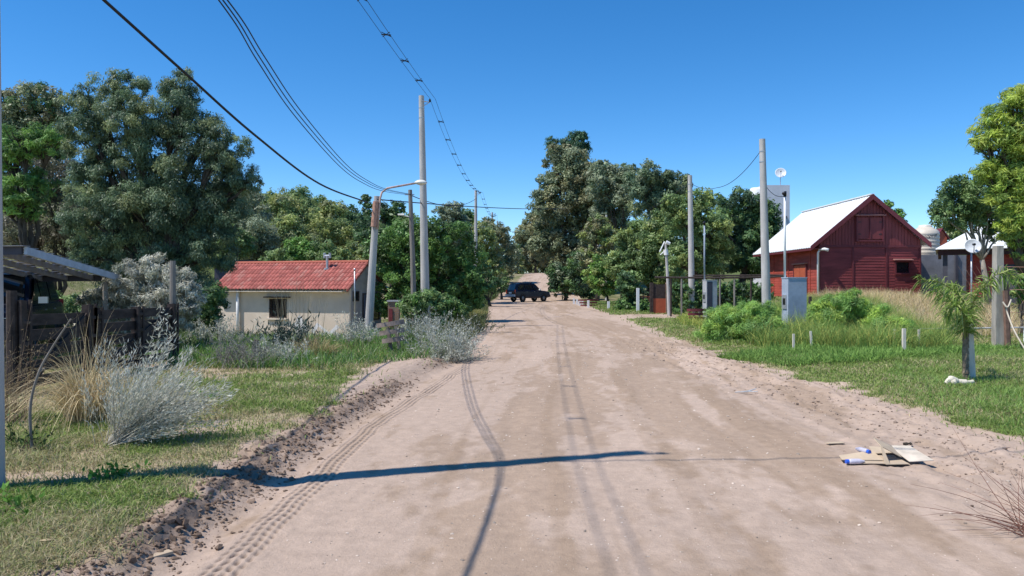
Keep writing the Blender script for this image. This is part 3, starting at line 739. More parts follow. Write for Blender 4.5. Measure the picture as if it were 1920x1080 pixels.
def white_tower():
    Y = 60.0; H = thing('white_tower', 'white rendered tower block above the trees left of the barn', 'tower', (20.3, Y, 2.0))
    t = P(1452, 347, Y)[2] - 2.0
    m = MB(); m.bx(-.85, 1.25, 0, 2.4, -1, t); m.build('tower_wall', mat('pale_grey_render', (.60,.60,.64), .8, .06, 2), H)
    m = MB(); m.lathe([(.01, t - 2.3), (.55, t - 2.3), (.55, t - .3), (.42, t - .12), (.01, t - .08)], 24, (-1.05, .9, 0)); m.build('roof_tank', M_WHITE, H, smooth=True)
    m = MB(); m.bx(1.251, 1.30, .2, .7, t - .75, t - .25); m.build('junction_box', M_SLATE, H)
    m = MB(); m.bx(.75, 1.0, -.12, -.002, t - 2.6, t - 2.4); m.build('junction_box', M_SLATE, H)
    dish((20.95, Y + .4, 2.0 + t), .42, .95, 'white satellite dish on top of the white tower', 1.0)
def dish(base, r, h, label, stl=1.0, yaw=-.25, face=None):
    D = thing('satellite_dish', label, 'satellite dish', base)
    m = MB(); m.tube([(0, 0, -.02), (0, 0, h - .05)], .03, 8); m.build('mast', M_STEEL, D, smooth=True)
    rot = np.array(Matrix.Rotation(yaw, 3, 'Z') @ Matrix.Rotation(R(68), 3, 'X'))
    m = MB(); prof = [(r * t, .28 * r * t * t) for t in np.linspace(.02, 1, 9)]; pr2 = [(r * t, .28 * r * t * t - .012) for t in np.linspace(1, .02, 9)]
    b = MB(); b.lathe(prof + pr2, 32); v = b.v[0] @ rot.T + np.array([0, -.06, h]); m.add(v, b.q[0]); m.build('reflector', mat('dish_paint', (.62,.64,.68), .4, .15, 3), D, smooth=True)
    m = MB(); e = rot @ np.array([0, 0, .75 * r]); f = rot @ np.array([0, -r * .95, .26 * r]); o = np.array([0, -.06, h])
    m.tube([o + f, o + e], .014, 6); m.tube([o + e - [.0, .05, 0], o + e + [0, .06, 0]], .045, 8); m.build('feed_arm', M_BLACK, D)
white_tower()
dish((17.82, 30.0, zm(17.8, 30)), .30, CH + 72 / F * 30 - zm(17.8, 30), 'grey satellite dish on a post before the grey wall')
# ================================================================ POLES, LAMPS, WIRES
def pole(x, y, ztop, r0, r1, label, m_=None, lean=(0, 0), bracket=True, group='concrete utility poles'):
    g = zm(x, y); T = thing('utility_pole', label, 'utility pole', (x, y, g), group=group)
    m = MB(); n = 8; t = np.linspace(0, 1, n)
    pts = np.stack([lean[0] * t, lean[1] * t, -.3 + (ztop - g + .3) * t], 1); m.tube(pts, r0 + (r1 - r0) * t, 18); m.build('shaft', m_ or M_CONC, T, smooth=False)
    h = ztop - g; lx, ly = lean
    if bracket:
        m = MB(); m.tube([(lx, ly - r1, h - .22), (lx + .34, ly, h - .26)], .02, 6); m.tube([(lx, ly, h - .45), (lx + .30, ly, h - .28)], .014, 6); m.build('bracket', M_STEEL, T)
        m = MB(); m.lathe([(.01, 0), (.05, .01), (.03, .04), (.055, .06), (.03, .09), (.045, .11), (.01, .13)], 12, (lx + .34, ly, h - .25)); m.build('insulator', M_BLACK, T, smooth=True)
    for z in (h - .5, h - .9): m = MB(); m.lathe([(r1 + .012, z), (r1 + .014, z + .03)], 16, (lx * .95, ly, 0)); m.build('clamp_band', M_STEEL, T)
    return T
p0 = pole(-4.10, 5.95, 9.45, .17, .10, 'tall concrete utility pole at the very left edge, nearest the camera')
p1 = pole(-3.45, 31, CH + 355 / F * 31, .19, .105, 'tallest concrete utility pole in front of the round dark green tree', lean=(-.18, 0))
p2 = pole(-2.9, 62, CH + 178 / F * 62, .18, .10, 'second concrete pole down the road, above the dark green tree')
p3 = pole(-2.35, 92, CH + 137 / F * 92, .18, .10, 'third concrete pole down the road, before the far trees')
p4 = pole(-2.3, 122, CH + 121 / F * 122, .18, .10, 'farthest concrete pole on the left of the road')
pA = pole(9.9, 30, CH + 274 / F * 30, .185, .115, 'thick concrete pole in front of the white barn roof', lean=(-.20, 0), bracket=False, group='concrete poles on the right')
pB = pole(9.78, 42, CH + 206 / F * 42, .185, .115, 'concrete pole standing over the maroon litter basket on the right', lean=(-.12, 0), bracket=False, group='concrete poles on the right')
pole(G(1122, 86)[0], 86, CH + 92 / F * 86, .17, .14, 'short whitish pole beside the small pale green tree', bracket=False, m_=M_CONC, group='concrete poles on the right')
pole(G(1137, 80)[0], 80, CH + 132 / F * 80, .16, .10, 'thin pale pole rising above the small pale green tree', bracket=False, group='concrete poles on the right')
def lamp_post():
    Y = 27.0; b = G(689, Y); top = P(707, 368, Y)
    T = thing('street_lamp', 'leaning street lamp with rust red conduit beside the cream house', 'street lamp', b)
    m = MB(); m.tube([b - [0, 0, .3], (b + top) / 2, top], [.15, .13, .10], 14); m.build('post', M_CONC, T, world=True)
    k = P(711, 380, Y - .1); m = MB()
    m.tube([P(708, 430, Y - .16), P(713, 372, Y - .14), P(716, 361, Y - .1), P(726, 353, Y), P(782, 343, Y)],   .035, 10); m.build('arm', mat('faded_pink_pipe', (.50,.36,.31), .7, .25, 9), T, world=True, smooth=True)
    m = MB(); m.tube([P(701, 425, Y - .16), P(705, 378, Y - .15)], .105, 12); m.build('painted_collar', M_RUST, T, world=True)
    m = MB(); c = P(789, 343, Y); m.lathe([(.01, .11), (.10, .10), (.20, .05), (.235, 0), (.20, -.03), (.08, -.07), (.01, -.09)], 24, (0, 0, 0)); v = m.v[0] * [1, .55, 1] + c
    m2 = MB(); m2.add(v, m.q[0]); m2.build('lamp_head', M_LAMPHEAD, T, world=True, smooth=True)
lamp_post()
def wood_pole():
    Y = 29.0; b = G(777, Y); top = P(769, 356, Y)
    T = thing('timber_pole', 'slim grey timber pole between the street lamp and the tall concrete pole', 'pole', b)
    m = MB(); m.tube([b - [0, 0, .3], b * .5 + top * .5 + [.02, 0, 0], top], [.11, .095, .075], 10); m.build('shaft', M_WOODP, T, world=True)
    a = P(769, 407, Y - .05); e = P(752, 403, Y - .05); m = MB(); m.tube([a, e], .02, 6); m.tube([e + [.12, 0, 0], e - [.12, 0, -.01]], [.05, .035], 8); m.build('lamp', M_LAMPHEAD, T, world=True)
    m = MB(); m.beam(P(764, 365, Y) - [.1, 0, 0], P(772, 365, Y) + [.1, 0, 0], .04, .04); m.build('cross_arm', M_STEEL, T, world=True)
wood_pole()
def sag(a, b, s, n=28, pwr=1):
    a = np.asarray(a, float); b = np.asarray(b, float); t = np.linspace(0, 1, n); p = a + (b - a) * t[:, None]; p[:, 2] -= 4 * s * t * (1 - t); return p
def cable(pts, r, label, group=None, name='overhead_cable', k=6):
    m = MB(); m.tube(pts, r, k); o = np.array(pts[0], float); return tag(m.build(name, M_WIRE, origin=o, smooth=True), label, 'cable', group)
def smooth_path(pts, n=10):
    pts = np.asarray(pts, float); out = []; q = np.concatenate([[2 * pts[0] - pts[1]], pts, [2 * pts[-1] - pts[-2]]])
    for i in range(1, len(q) - 2):
        for t in np.linspace(0, 1, n, endpoint=False):
            out.append(.5 * ((2*q[i]) + (-q[i-1] + q[i+1]) * t + (2*q[i-1] - 5*q[i] + 4*q[i+1] - q[i+2]) * t*t + (-q[i-1] + 3*q[i] - 3*q[i+1] + q[i+2]) * t**3))
    out.append(q[-2]); return np.array(out)
# twin cable with spacers along the left poles
hT = [(-4.0, -26, 8.0), (-3.8, 6.0, 7.75), (-3.29, 31, CH + 350 / F * 31), (-2.56, 62, CH + 174 / F * 62), (-2.0, 92, CH + 133 / F * 92), (-1.96, 122, CH + 118 / F * 122)]
T_ = thing('spaced_twin_cable', 'twin black cable with spacers running along the left pole line', 'cable', hT[0])
for sgn in (0, 1):
    m = MB(); off = np.array([.0, 0, 0.]) if sgn == 0 else np.array([.22, 0, -.02])
    for a, b in zip(hT[:-1], hT[1:]): m.tube(sag(np.array(a) + off, np.array(b) + off, .15 if b[1] < 40 else .9), .0070, 5)
    m.build('conductor', M_WIRE, T_, world=True, smooth=True)
for a, b in zip(hT[1:4], hT[2:5]):
    pp = sag(a, b, .15 if b[1] < 40 else .9, 33)
    for i in range(3, 31, 4 if b[1] < 40 else 3):
        c = pp[i]; m = MB(); m.beam(c + [-.02, 0, 0], c + [.24, 0, -.02], .02, .03)
        m.beam(c + [.0, -.10, .03], c + [.22, .10, -.03], .014, .014); m.beam(c + [.22, -.10, .03], c + [.0, .10, -.03], .014, .014); m.build('spacer', M_BLACK, T_, world=True)
# three thin wires sweeping to the timber pole
tri = [(-4.2, -12, 6.4), (-3.6, -3, 5.2), (-3.15, 1.5, 4.7), (-2.82, 3.8, 4.5), (-2.66, 5.1, 4.4), (-2.56, 6.0, 4.30), P(440, 30, 6.9), P(490, 112, 8.0), P(560, 215, 10.3), P(643, 310, 14.6), P(686, 341, 17.7), P(722, 356, 21.5), P(770, 365, 28.9)]
offs = [np.array([0, 0, 0]), np.array([.05, 0, .015]), np.array([-.03, 0, -.035])]
lbl = ['upper thin wire of the three sweeping to the timber pole', 'right thin wire of the three sweeping to the timber pole', 'lowest thin wire of the three sweeping to the timber pole']
for k_, of in enumerate(offs):
    pts = smooth_path(np.array(tri) + of * np.array([.2, .2, .2, .25, .3, .45, .7, .9, 1.1, 1.2, 1.2, 1.1, .6])[:, None])
    cable(pts, .0068, lbl[k_], 'thin wires to the timber pole')
# heavy black service cable from upper left to the street lamp, on across the road
A_ = P(195, 0, 10.6)
blk = [A_ + (A_ - P(345, 135, 12.8)) * 3.2, A_, P(345, 135, 12.8), P(480, 255, 15.4), P(600, 345, 20.0), P(690, 380, 26.8)]
cable(smooth_path(blk), .023, 'thick black cable sagging from top left to the street lamp')
cable(sag(P(708, 374, 26.9), P(1062, 391, 60), .15), .022, 'thin black cable crossing the road beyond the street lamp')
cable(sag(P(770, 366, 28.9), P(893, 372, 61.8), .5), .016, 'thin wire from the timber pole to the second concrete pole')
cable(sag(P(1431, 276, 30), P(1344, 352, 40), .35), .013, 'thin drooping wire from the thick right pole to the left')
cable(sag(P(1344, 352, 40), P(1297, 345, 42), .15), .012, 'short wire onto the concrete pole over the maroon basket')
cable(sag(P(1293, 342, 42), P(1137, 408, 80), .8), .014, 'thin wire from the right concrete poles down the road')
cable(sag((-4.1, 5.95, 7.3), (12, 7.3, 5.6), .15), .012, 'thin service wire crossing high over the near road')
cable(sag(P(1438, 352, 30), P(1470, 368, 24.1), .12), .011, 'thin wire from the thick pole to the mast of the blue grey pillar')
def meter_pillar(px, Y, z_top, wx, wy, mat_, label, mastpx, mast_z, yaw, face=None):
    b = G(px, Y); T = thing('meter_pillar', label, 'meter pillar', b, yaw); h = z_top - b[2]
    m = MB(); m.bx(-wx/2, wx/2, -wy/2, wy/2, -.3, h); m.build('pillar_body', mat_, T)
    m = MB(); m.bx(-wx/2 - .03, -wx/2 - .001, -wy*.3, wy*.3, h * .48, h * .72); mbx = m.build('meter_box', M_STEEL, T); m = MB(); m.bx(-wx/2 - .036, -wx/2 - .031, -wy*.2, wy*.2, h * .55, h * .66); m.build('meter_window', M_GLASS, mbx)
    if face is not None:
        m = MB(); m.bx(-wx/2 + .03, wx/2 * .1, -wy/2 - .006, -wy/2 - .001, 0.0, h - .05); m.build('meter_panel', face, T)
    m = MB(); m.bx(-wx/2 - .015, wx/2 + .015, -wy/2 - .015, wy/2 + .015, h + .001, h + .035); m.build('cap', mat_, T)
    mx = (mastpx - px) / F * Y
    m = MB(); m.tube([(mx, 0.05, h + .03), (mx, 0.05, mast_z - b[2])], .035, 10); m.build('mast', M_WHITE if face is None else M_BLUEGREY, T, smooth=True)
    m = MB(); m.tube([(mx, .05, mast_z - b[2] - .02), (mx - .02, 0.0, mast_z - b[2] + .10), (mx - .10, -.05, mast_z - b[2] + .05)], .05, 8); m.build('mast_head', M_BLACK, T, smooth=True)
meter_pillar(1489, 24, CH + 13 / F * 24, .60, .42, M_BLUEGREY, 'blue grey meter pillar with a tall white mast before the barn', 1472, CH + 168 / F * 24, .12)
meter_pillar(1331, 34, CH + 9 / F * 34, .50, .40, M_CONC2, 'grey and slate meter pillar behind the maroon litter basket', 1321, CH + 114 / F * 34, .2, face=M_SLATE)
# ================================================================ OBJECTS
def basket(loc, yaw, tilt, mt, label, w_=.62, h_=.55, z0=.32, group='slatted litter baskets'):
    T = thing('litter_basket', label, 'litter basket', loc, yaw, group); T.rotation_euler = (0, tilt, yaw)
    for s_ in (-1, 1):
        m = MB(); m.beam((s_ * w_ * .16, .0, -.15), (s_ * w_ * .16, .0, z0 + .30), .07, .06); m.build('post', M_WOODP, T)
    for k in range(3):
        z = z0 + k * h_ * .34; ww = w_ * (.40 + .05 * k); m = MB(); a = np.linspace(-math.pi * .12, math.pi * 1.12, 12)
        p = np.stack([ww * np.cos(a) * 1.05, -ww * .60 * np.sin(a) - .05, np.full(12, z)], 1)
        for i in range(11): m.beam(p[i], p[i+1] + (p[i+1] - p[i]) * .04, .022, .105)
        m.beam(p[0] + [0, .03, 0], p[-1] + [0, .03, 0], .022, .105)
        m.build('slat', mt, T)
M_MARBAS = mat('faded_maroon_paint', (.16,.035,.04), .7, .2, 8)
M_GRYBAS = mat('weathered_slat', (.27,.21,.18), .85, .3, 8)
basket(GY(742, 662), R(-8), R(-9), M_GRYBAS, 'leaning weathered grey litter basket on the left verge')
basket(G(1306, 33.2), R(6), 0, M_MARBAS, 'maroon slatted litter basket below the concrete pole on the right', .82, .50, .20)
basket(G(1103, 62), R(4), 0, M_MARBAS, 'far maroon litter basket by the small white posts', 1.5, .60, .10)
def gate():
    X = -7.0; Ys = [11.0, 12.75, 12.95, 14.4, 15.9]
    T = thing('timber_gate', 'dark brown timber farm gate behind the dry grass clump', 'gate', (X, 11.0, zm(X, 11.0)))
    for k, yy in enumerate(Ys):
        g = zm(X, yy) - zm(X, 11.0); m = MB(); hh = (1.28, 1.18, 1.12, 1.10, 1.12)[k] + .08
        m.box((0, yy - 11, g + hh / 2 - .15), (.13, .13, hh + .3)); o = m.build('post', M_DARKW, T)
        m = MB()
        for q in (-.10, .10): m.box((.085, yy - 11 + q, g + hh * .52), (.03, .05, hh * .98)); 
        for z in (.15, .45, .75, 1.05): m.box((.085, yy - 11, g + z), (.03, .15, .05))
        m.build('cleat', M_DARKW, o)
    for a, b in ((11.08, 12.68), (13.02, 15.84)):
        n = 5
        for i in range(n):
            z = .18 + i * .225; m = MB(); m.beam((.0, a - 11, z), (.0, b - 11, z - .03), .035, .165); m.build('board', M_DARKW, T)
        m = MB(); m.beam((.035, a - 11, .12), (.035, b - 11, 1.08), .03, .11); m.build('brace', M_DARKW, T)
gate()
def postobj(name, label, px, Y, ytop, r, mt, cat='post', lean=0, group=None, square=False):
    b = G(px, Y); t = P(px + lean, ytop, Y); m = MB()
    if square: m.beam(b - [0, 0, .2], t, r * 2, r * 2)
    else: m.tube([b - [0, 0, .2], b * .5 + t * .5 + [RNG.normal(0, r * .2), 0, 0], t], [r * 1.1, r, r * .9], 9)
    return tag(m.build(name, mt, origin=b), label, cat, group)
postobj('fence_post', 'tall rough timber post at the right end of the dark gate', 324, 16.1, 489, .065, M_WOODP)
postobj('fence_post', 'dark timber post at the left edge beside the dark gate', 22, 10.9, 545, .075, M_DARKW)
postobj('fence_post', 'short dark leaning post in the low plants before the cream house', 476, 16.5, 637, .06, M_DARKW, lean=5)
postobj('fence_post', 'thin dark stake close to the cream house wall', 497, 24, 622, .05, M_DARKW)
for i, (px, py, yt, lb) in enumerate([(1488, 662, 626, 'left pale stake below the blue grey pillar'), (1523, 657, 621, 'right pale stake below the blue grey pillar, leaning slightly'), (1678, 652, 617, 'thin pale stake left of the wide pale stake in the weeds'),
                        (1695, 665, 616, 'wide pale stake between the weeds and the palm'), (1723, 653, 618, 'pale stake nearest the palm at the white rail')]):
    g = GY(px, py); postobj('stake', lb, px, g[1], yt, .022 if px != 1695 else .034, M_STAKE, 'stake', group='pale stakes in the right verge', lean=(-3 if px == 1523 else 0), square=True)
postobj('fence_post', 'dark burnt post right of the blue grey pillar', 1519, 25, 556, .055, M_DARKW)
def rail():
    Y = 21.5; a = P(1712, 617, Y); b = P(1925, 614, Y); g = zm(a[0], Y)
    T = thing('low_rail', 'low white pipe rail behind the palm', 'rail', (a[0], Y, g)); m = MB(); m.tube([a, b], .022, 8); m.build('pipe', M_CONC2, T, world=True)
    for t in (0.02, .5, .98):
        p = a + (b - a) * t; m = MB(); m.tube([[p[0], Y, zm(p[0], Y) - .2], p - [0, 0, .02]], .025, 8); m.build('post', M_WHITE, T, world=True)
rail()
def concrete_post():
    Y = 20.0; b = G(1871, Y); T = thing('concrete_post', 'square concrete fence post with a brown timber strut behind the palm', 'post', b); h = P(0, 461, Y)[2] - b[2]
    m = MB(); m.prism([(-.11, -.3), (.11, -.3), (.085, h), (-.085, h)], 'y', -.1, .1)
    m.build('shaft', mat('pale_timber_concrete', (.38,.34,.29), .9, .3, 5, .004, 40, stretch=(1,1,.2)), T, fixn=True)
    bs = mat('brown_strut', (.20,.12,.09), .9, .3, 6)
    m = MB(); m.beam((.16, -.16, -.15), (.10, -.13, h * .56), .09, .09); m.build('strut', bs, T)
    m = MB(); m.beam((.27, .02, -.2), (.22, .02, h * .62), .11, .11); m.build('strut', bs, T)
    m = MB(); m.tube(smooth_path([P(1886, 573, Y - .25), P(1890, 590, Y - .3), P(1903, 622, Y - .8), P(1925, 660, Y - 1.2)]), .018, 6)
    m.tube(smooth_path([P(1880, 566, Y - .22), P(1889, 576, Y - .3), P(1896, 562, Y - .2)]), .02, 6)
    tag(m.build('rope', M_ROPE, origin=P(1886, 573, Y - .25)), 'pale rope tied to the concrete post running down right', 'rope')
    # sagging wire fence to the right
    W = thing('wire_fence', 'rusty wire mesh fence between the concrete post and the right edge', 'fence', b + [.3, 0.4, 0]); m = MB()
    for i in range(18):
        x = .05 + i * .16
        for s_ in (-1, 1):
            m.tube([(x, 0, .25), (x + s_ * 1.15, 0, 2.1)], .004, 4, cap=False)
    for z in (.25, .9, 1.5, 2.1): m.tube(sag((-.15, 0, z), (3.9, 0, z), .03, 10), .006, 4)
    m.build('mesh', M_RUST, W)
    m = MB(); m.tube([(3.9, 0, -.2), (3.9, 0, 2.2)], .05, 8); m.build('post', M_WOODP, W)
concrete_post()
def pergola():
    Y = 40.0; T = thing('pergola', 'dark log pergola frame in front of the clipped hedge', 'pergola', G(1340, Y)); z = P(0, 521, Y)[2]
    m = MB(); m.tube([P(1228, 520, Y), P(1330, 521, Y), P(1432, 520, Y), P(1475, 518, Y)], .05, 8); m.build('front_beam', M_DARKW, T, world=True)
    m = MB(); m.tube([P(1300, 517, Y + 1.6), P(1470, 516, Y + 1.6)], .045, 8); m.build('rear_beam', M_DARKW, T, world=True)
    for px, mt in ((1258, M_DARKW), (1278, M_WOODP), (1377, M_WOODP), (1408, M_DARKW), (1350, M_WOODP)):
        b = G(px, Y); m = MB(); m.tube([b - [0, 0, .2], [b[0], Y, z - .05]], .05, 8); m.build('post', mt, T, world=True)
    D = thing('entrance_gate', 'orange brown timber entrance gate with a dark upper half', 'gate', G(1240, 44)); zt = P(0, 533, 44)[2] - G(1240, 44)[2]
    m = MB(); m.bx(-.45, .25, 0, .08, -.1, .85); m.build('lower_panel', M_ORANGE, D); m = MB(); m.bx(-.45, .25, 0, .08, .853, zt); m.build('upper_panel', M_DARKW, D)
    for x in (-.55, .34):
        m = MB(); m.bx(x - .09, x + .09, -.05, .13, -.2, zt + .1); m.build('post', M_BRICKN if x > 0 else M_DARKW, D)
pergola()
def ypole():
    Y = 41.0; b = G(1255, Y); T = thing('dead_branch_pole', 'crooked grey pole with a small lamp among the right trees', 'pole', b); m = MB()
    m.tube([b - [0, 0, .2], P(1253, 540, Y), P(1250, 490, Y), P(1248, 455, Y)], [.10, .085, .07, .06], 9); m.build('shaft', M_CONC, T, world=True)
    m = MB(); m.tube([P(1249, 468, Y), P(1238, 478, Y)], .03, 6); m.tube([P(1246, 453, Y), P(1237, 472, Y)], .035, 6); m.tube([P(1248, 468, Y), P(1249, 478, Y)], .12, 8); m.build('bracket', M_WHITE, T, world=True)
    m = MB(); m.tube([P(1249, 454, Y - .1), P(1256, 457, Y - .1)], [.10, .08], 10); m.build('lamp', M_WHITE, T, world=True)
ypole()
def bench():
    T = thing('garden_bench', 'reddish slatted bench between the shrubs on the right', 'bench', G(1216, 52)); m = MB()
    g = G(1216, 52)[2]; z0 = P(0, 566, 52)[2] - g
    for k in range(3): m = MB(); m.bx(-.55, .55, -.02, .02, z0 + k * .15, z0 + k * .15 + .09); m.build('back_slat', M_ORANGE, T)
    m = MB(); m.bx(-.55, .55, -.45, -.04, z0 - .14, z0 - .09); m.build('seat', M_ORANGE, T)
    for x in (-.5, .5):
        m = MB(); m.bx(x - .04, x + .04, -.42, -.36, -.1, z0 - .142); m.bx(x - .04, x + .04, .022, .07, -.1, z0 + .42); m.build('leg', M_DARKW, T)
bench()
cols_ = [(1076, 559, 570), (1082, 561, 571), (1087, 562, 573), (1092, 564, 573), (1103, 563, 577), (1141, 565, 580), (1196, 540, 585)]
for i, (px, yt, yb) in enumerate(cols_):
    g = GY(px, yb); m = MB(); t = P(px, yt, g[1]); m.box((g + t) / 2 - [0, 0, .1], (.16, .16, t[2] - g[2] + .2))
    lb = ('tall whitewashed post beside the dark shrubs on the right' if px == 1196 else 'stout white post at the right end of the far maroon basket' if px == 1141 else 'stout white post at the left end of the far maroon basket' if px == 1103 else ('nearest','second nearest','third nearest','farthest')[3 - i] + ' small white bollard of the far row on the right verge')
    tag(m.build('bollard', M_WHITE, origin=g), lb, 'bollard', 'small white bollards along the far right verge' if px < 1100 else None)
def brick_pier():
    Y = 30.0; b = G(735, Y); T = thing('brick_pier', 'small brick pier behind the leaning litter basket', 'pier', b); z = P(0, 566, Y)[2] - b[2]
    m = MB(); m.bx(-.16, .26, 0, .4, -.3, z); m.build('shaft', M_BRICKN, T); m = MB(); m.bx(-.2, .3, -.04, .44, z + .001, z + .06); m.build('cap', M_CONC2, T)
    m = MB(); m.bx(-.12, .02, -.03, -.004, .1, z * .8); m.build('gate_edge', M_MAROON, T)
brick_pier()
# -------- carport and the car beneath it
def carport():
    T = thing('carport', 'slatted carport roof with pale steel beams at the left edge', 'carport', (-11.0, 14.0, zm(-11, 14)))
    g = zm(-11, 14); a = P(48, 470, 14.0) - [-11, 14, g]; b = P(222, 521, 18.2) - [-11, 14, g]; d = np.array([-4.2, 0, -.05])
    m = MB(); m.beam(a, b, .05, .14); m.build('edge_beam', mat('pale_steel_beam', (.42,.46,.52), .5, .12, 5), T)
    for q in (a, b): m = MB(); m.beam(q + [-.06, 0, 0], q + d, .05, .14); m.build('end_beam', M_SLATE, T)
    for k in range(1, 7):
        f = k / 7; p = a + d * f; q = b + d * f; m = MB(); m.beam(p + [0, .1, 0], q, .05, .11); m.build('joist', mat('joist_timber', (.30,.29,.30), .7, .2) if k == 1 else bpy.data.materials['joist_timber'], T)
    m = MB(); n = 15
    for k in range(n):
        f = k / (n - 1); p = a + (b - a) * f + [0.02, 0, .085]; m.beam(p, p + d, .22, .012)
    m.build('roof_slats', mat('dark_roof_slats', (.24,.24,.26), .8, .2), T)
    for p in (a + d * .97 + [0, .2, 0], b + d * .97 - [0, .2, 0], b + [-.15, -.3, 0], ):
        m = MB(); m.tube([(p[0], p[1], -.8), (p[0], p[1], p[2] - .1)], .06, 8); m.build('post', M_WOODP, T)
carport()
def loft(m, secs, closed=True, cap=True, col=None):
    k = len(secs[0]); v = np.concatenate([np.asarray(s, float) for s in secs]); q = []
    for i in range(len(secs) - 1):
        for j in range(k): q.append((i*k+j, i*k+(j+1)%k, (i+1)*k+(j+1)%k, (i+1)*k+j))
    t = []
    if cap:
        for j in range(1, k - 1): t.append((0, j+1, j)); t.append(((len(secs)-1)*k, (len(secs)-1)*k+j, (len(secs)-1)*k+j+1))
    m.add(v, q, t, c=col)
def car(name, label, loc, yaw, paint, pickup=False):
    T = thing(name, label, 'car', loc, yaw); T.scale = (.94, .98, 1.10)
    hw = .90
    # lower body: cross sections along x (rear -2.35 .. front 2.35)
    st = [(-2.36, .55, .98, .80), (-2.30, .42, 1.05, .87), (-1.9, .36, 1.08, .90), (-.8, .34, 1.07, .91), (.6, .34, 1.05, .91), (1.1, .36, 1.04, .90), (1.8, .38, .99, .88), (2.2, .42, .92, .83), (2.33, .50, .80, .74)]
    secs = []
    for x, zb, zt, w_ in st:
        secs.append([(x, -w_ * .93, zb), (x, -w_, zb + .15), (x, -w_, zt - .12), (x, -w_ * .95, zt - .02), (x, -w_ * .6, zt + .015), (x, w_ * .6, zt + .015), (x, w_ * .95, zt - .02), (x, w_, zt - .12), (x, w_, zb + .15), (x, w_ * .93, zb)])
    m = MB(); loft(m, secs)
    cab = [(-2.24, 1.04, .78), (-2.02, 1.66, .64), (-1.5, 1.73, .64), (-.1, 1.74, .64), (.35, 1.66, .64), (1.12, 1.05, .78)]
    cs = []
    for x, z, w_ in cab: cs.append([(x, -.80, 1.03), (x, -w_ + .02, z - .04), (x, -w_ + .10, z), (x, w_ - .10, z), (x, w_ - .02, z - .04), (x, .80, 1.03)])
    loft(m, cs); m.build('body', paint, T, smooth=False, fixn=True)
    def side_y(z): return .80 + (.655 - .80) * (z - 1.05) / .6 + .012
    for s_, nm in ((-1, 'side_window'), (1, 'side_window')):
        for x0, x1, x2, x3 in ((.02, .85, .18, .02), (-.98, -.06, -.06, -.98), (-1.95, -1.08, -1.08, -1.82)):
            z0, z1 = 1.12, 1.58; m = MB(); y0, y1 = s_ * side_y(z0), s_ * side_y(z1)
            m.add([(x0, y0, z0), (x1, y0, z0), (x2 if x0 == .02 else x2, y1, z1), (x3, y1, z1)], [(0, 1, 2, 3)])
            m.add([(x0, y0 - s_ * .02, z0), (x1, y0 - s_ * .02, z0), (x2, y1 - s_ * .02, z1), (x3, y1 - s_ * .02, z1)], [(3, 2, 1, 0)])
            m.build(nm, M_GLASS, T)
        m = MB(); m.box((.78, s_ * .98, 1.14), (.12, .18, .13)); m.build('mirror', M_CLEARLAMP, T)
        for x in (-.85, .12): m = MB(); m.box((x, s_ * .915, .93), (.16, .03, .03)); m.build('door_handle', M_RIM, T)
        m = MB(); m.box((-2.31, s_ * .76, .95), (.10, .18, .34)); m.build('tail_light', M_TAIL, T)
        m = MB(); m.box((2.25, s_ * .66, .76), (.12, .26, .14)); m.build('headlight', M_CLEARLAMP, T)
    m = MB(); m.add([(-2.262, -.66, 1.10), (-2.262, .66, 1.10), (-2.095, .58, 1.58), (-2.095, -.58, 1.58)], [(0, 1, 2, 3)]); m.build('rear_window', M_GLASS, T)
    m = MB(); m.add([(1.09, -.66, 1.12), (1.09, .66, 1.12), (.46, .56, 1.63), (.46, -.56, 1.63)], [(0, 3, 2, 1)]); m.build('windscreen', M_GLASS, T)
    m = MB(); m.box((-2.40, 0, .60), (.16, 1.66, .20)); m.build('rear_bumper', mat('silver_bumper', (.5,.5,.52), .4), T)
    m = MB(); m.box((2.33, 0, .55), (.14, 1.5, .22)); m.build('front_bumper', M_BLACK, T)
    m = MB(); m.box((-2.392, 0, .84), (.02, .50, .13)); m.build('number_plate', M_WHITE, T)
    for x in (-1.38, 1.38):
        for s_ in (-1, 1):
            m = MB(); prof = [(.17, -.11), (.33, -.11), (.36, -.08), (.36, .08), (.33, .11), (.17, .11)]
            b = MB(); b.lathe(prof, 24); v = b.v[0][:, [0, 2, 1]] + [x, s_ * .83, .36]; m.add(v, b.q[0]); wo = m.build('wheel', M_TYRE, T, smooth=False, fixn=True)
            b = MB(); b.lathe([(.01, .07), (.06, .09), (.20, .06), (.225, .10), (.225, -.10), (.01, -.09)], 24); v = b.v[0][:, [0, 2, 1]] * [1, s_, 1] + [x, s_ * .835, .36]
            m = MB(); m.add(v, b.q[0]); m.build('rim', M_RIM, wo, fixn=True)
            m = MB(); a_ = np.linspace(0, math.pi, 14); pts = np.stack([x + .43 * np.cos(a_), np.full(14, s_ * .885), .36 + .43 * np.sin(a_)], 1); m.tube(pts, .035, 6); m.build('wheel_arch', M_BLACK, T)
    m = MB()
    for s_ in (-1, 1): m.tube([(-1.9, s_ * .56, 1.77), (.1, s_ * .56, 1.78)], .02, 6)
    m.build('roof_rail', M_BLACK, T)
    return T
g = G(991, 79)
car('dark_car', 'dark blue estate car turning across the far end of the road', (g[0], 79, zd(g[0], 79) + .0), R(34), M_CARPAINT)
c2 = car('parked_car', 'dark car parked under the carport behind the timber gate', (-11.6, 17.6, zm(-11.6, 17.6)), R(-70), M_CARPAINT)
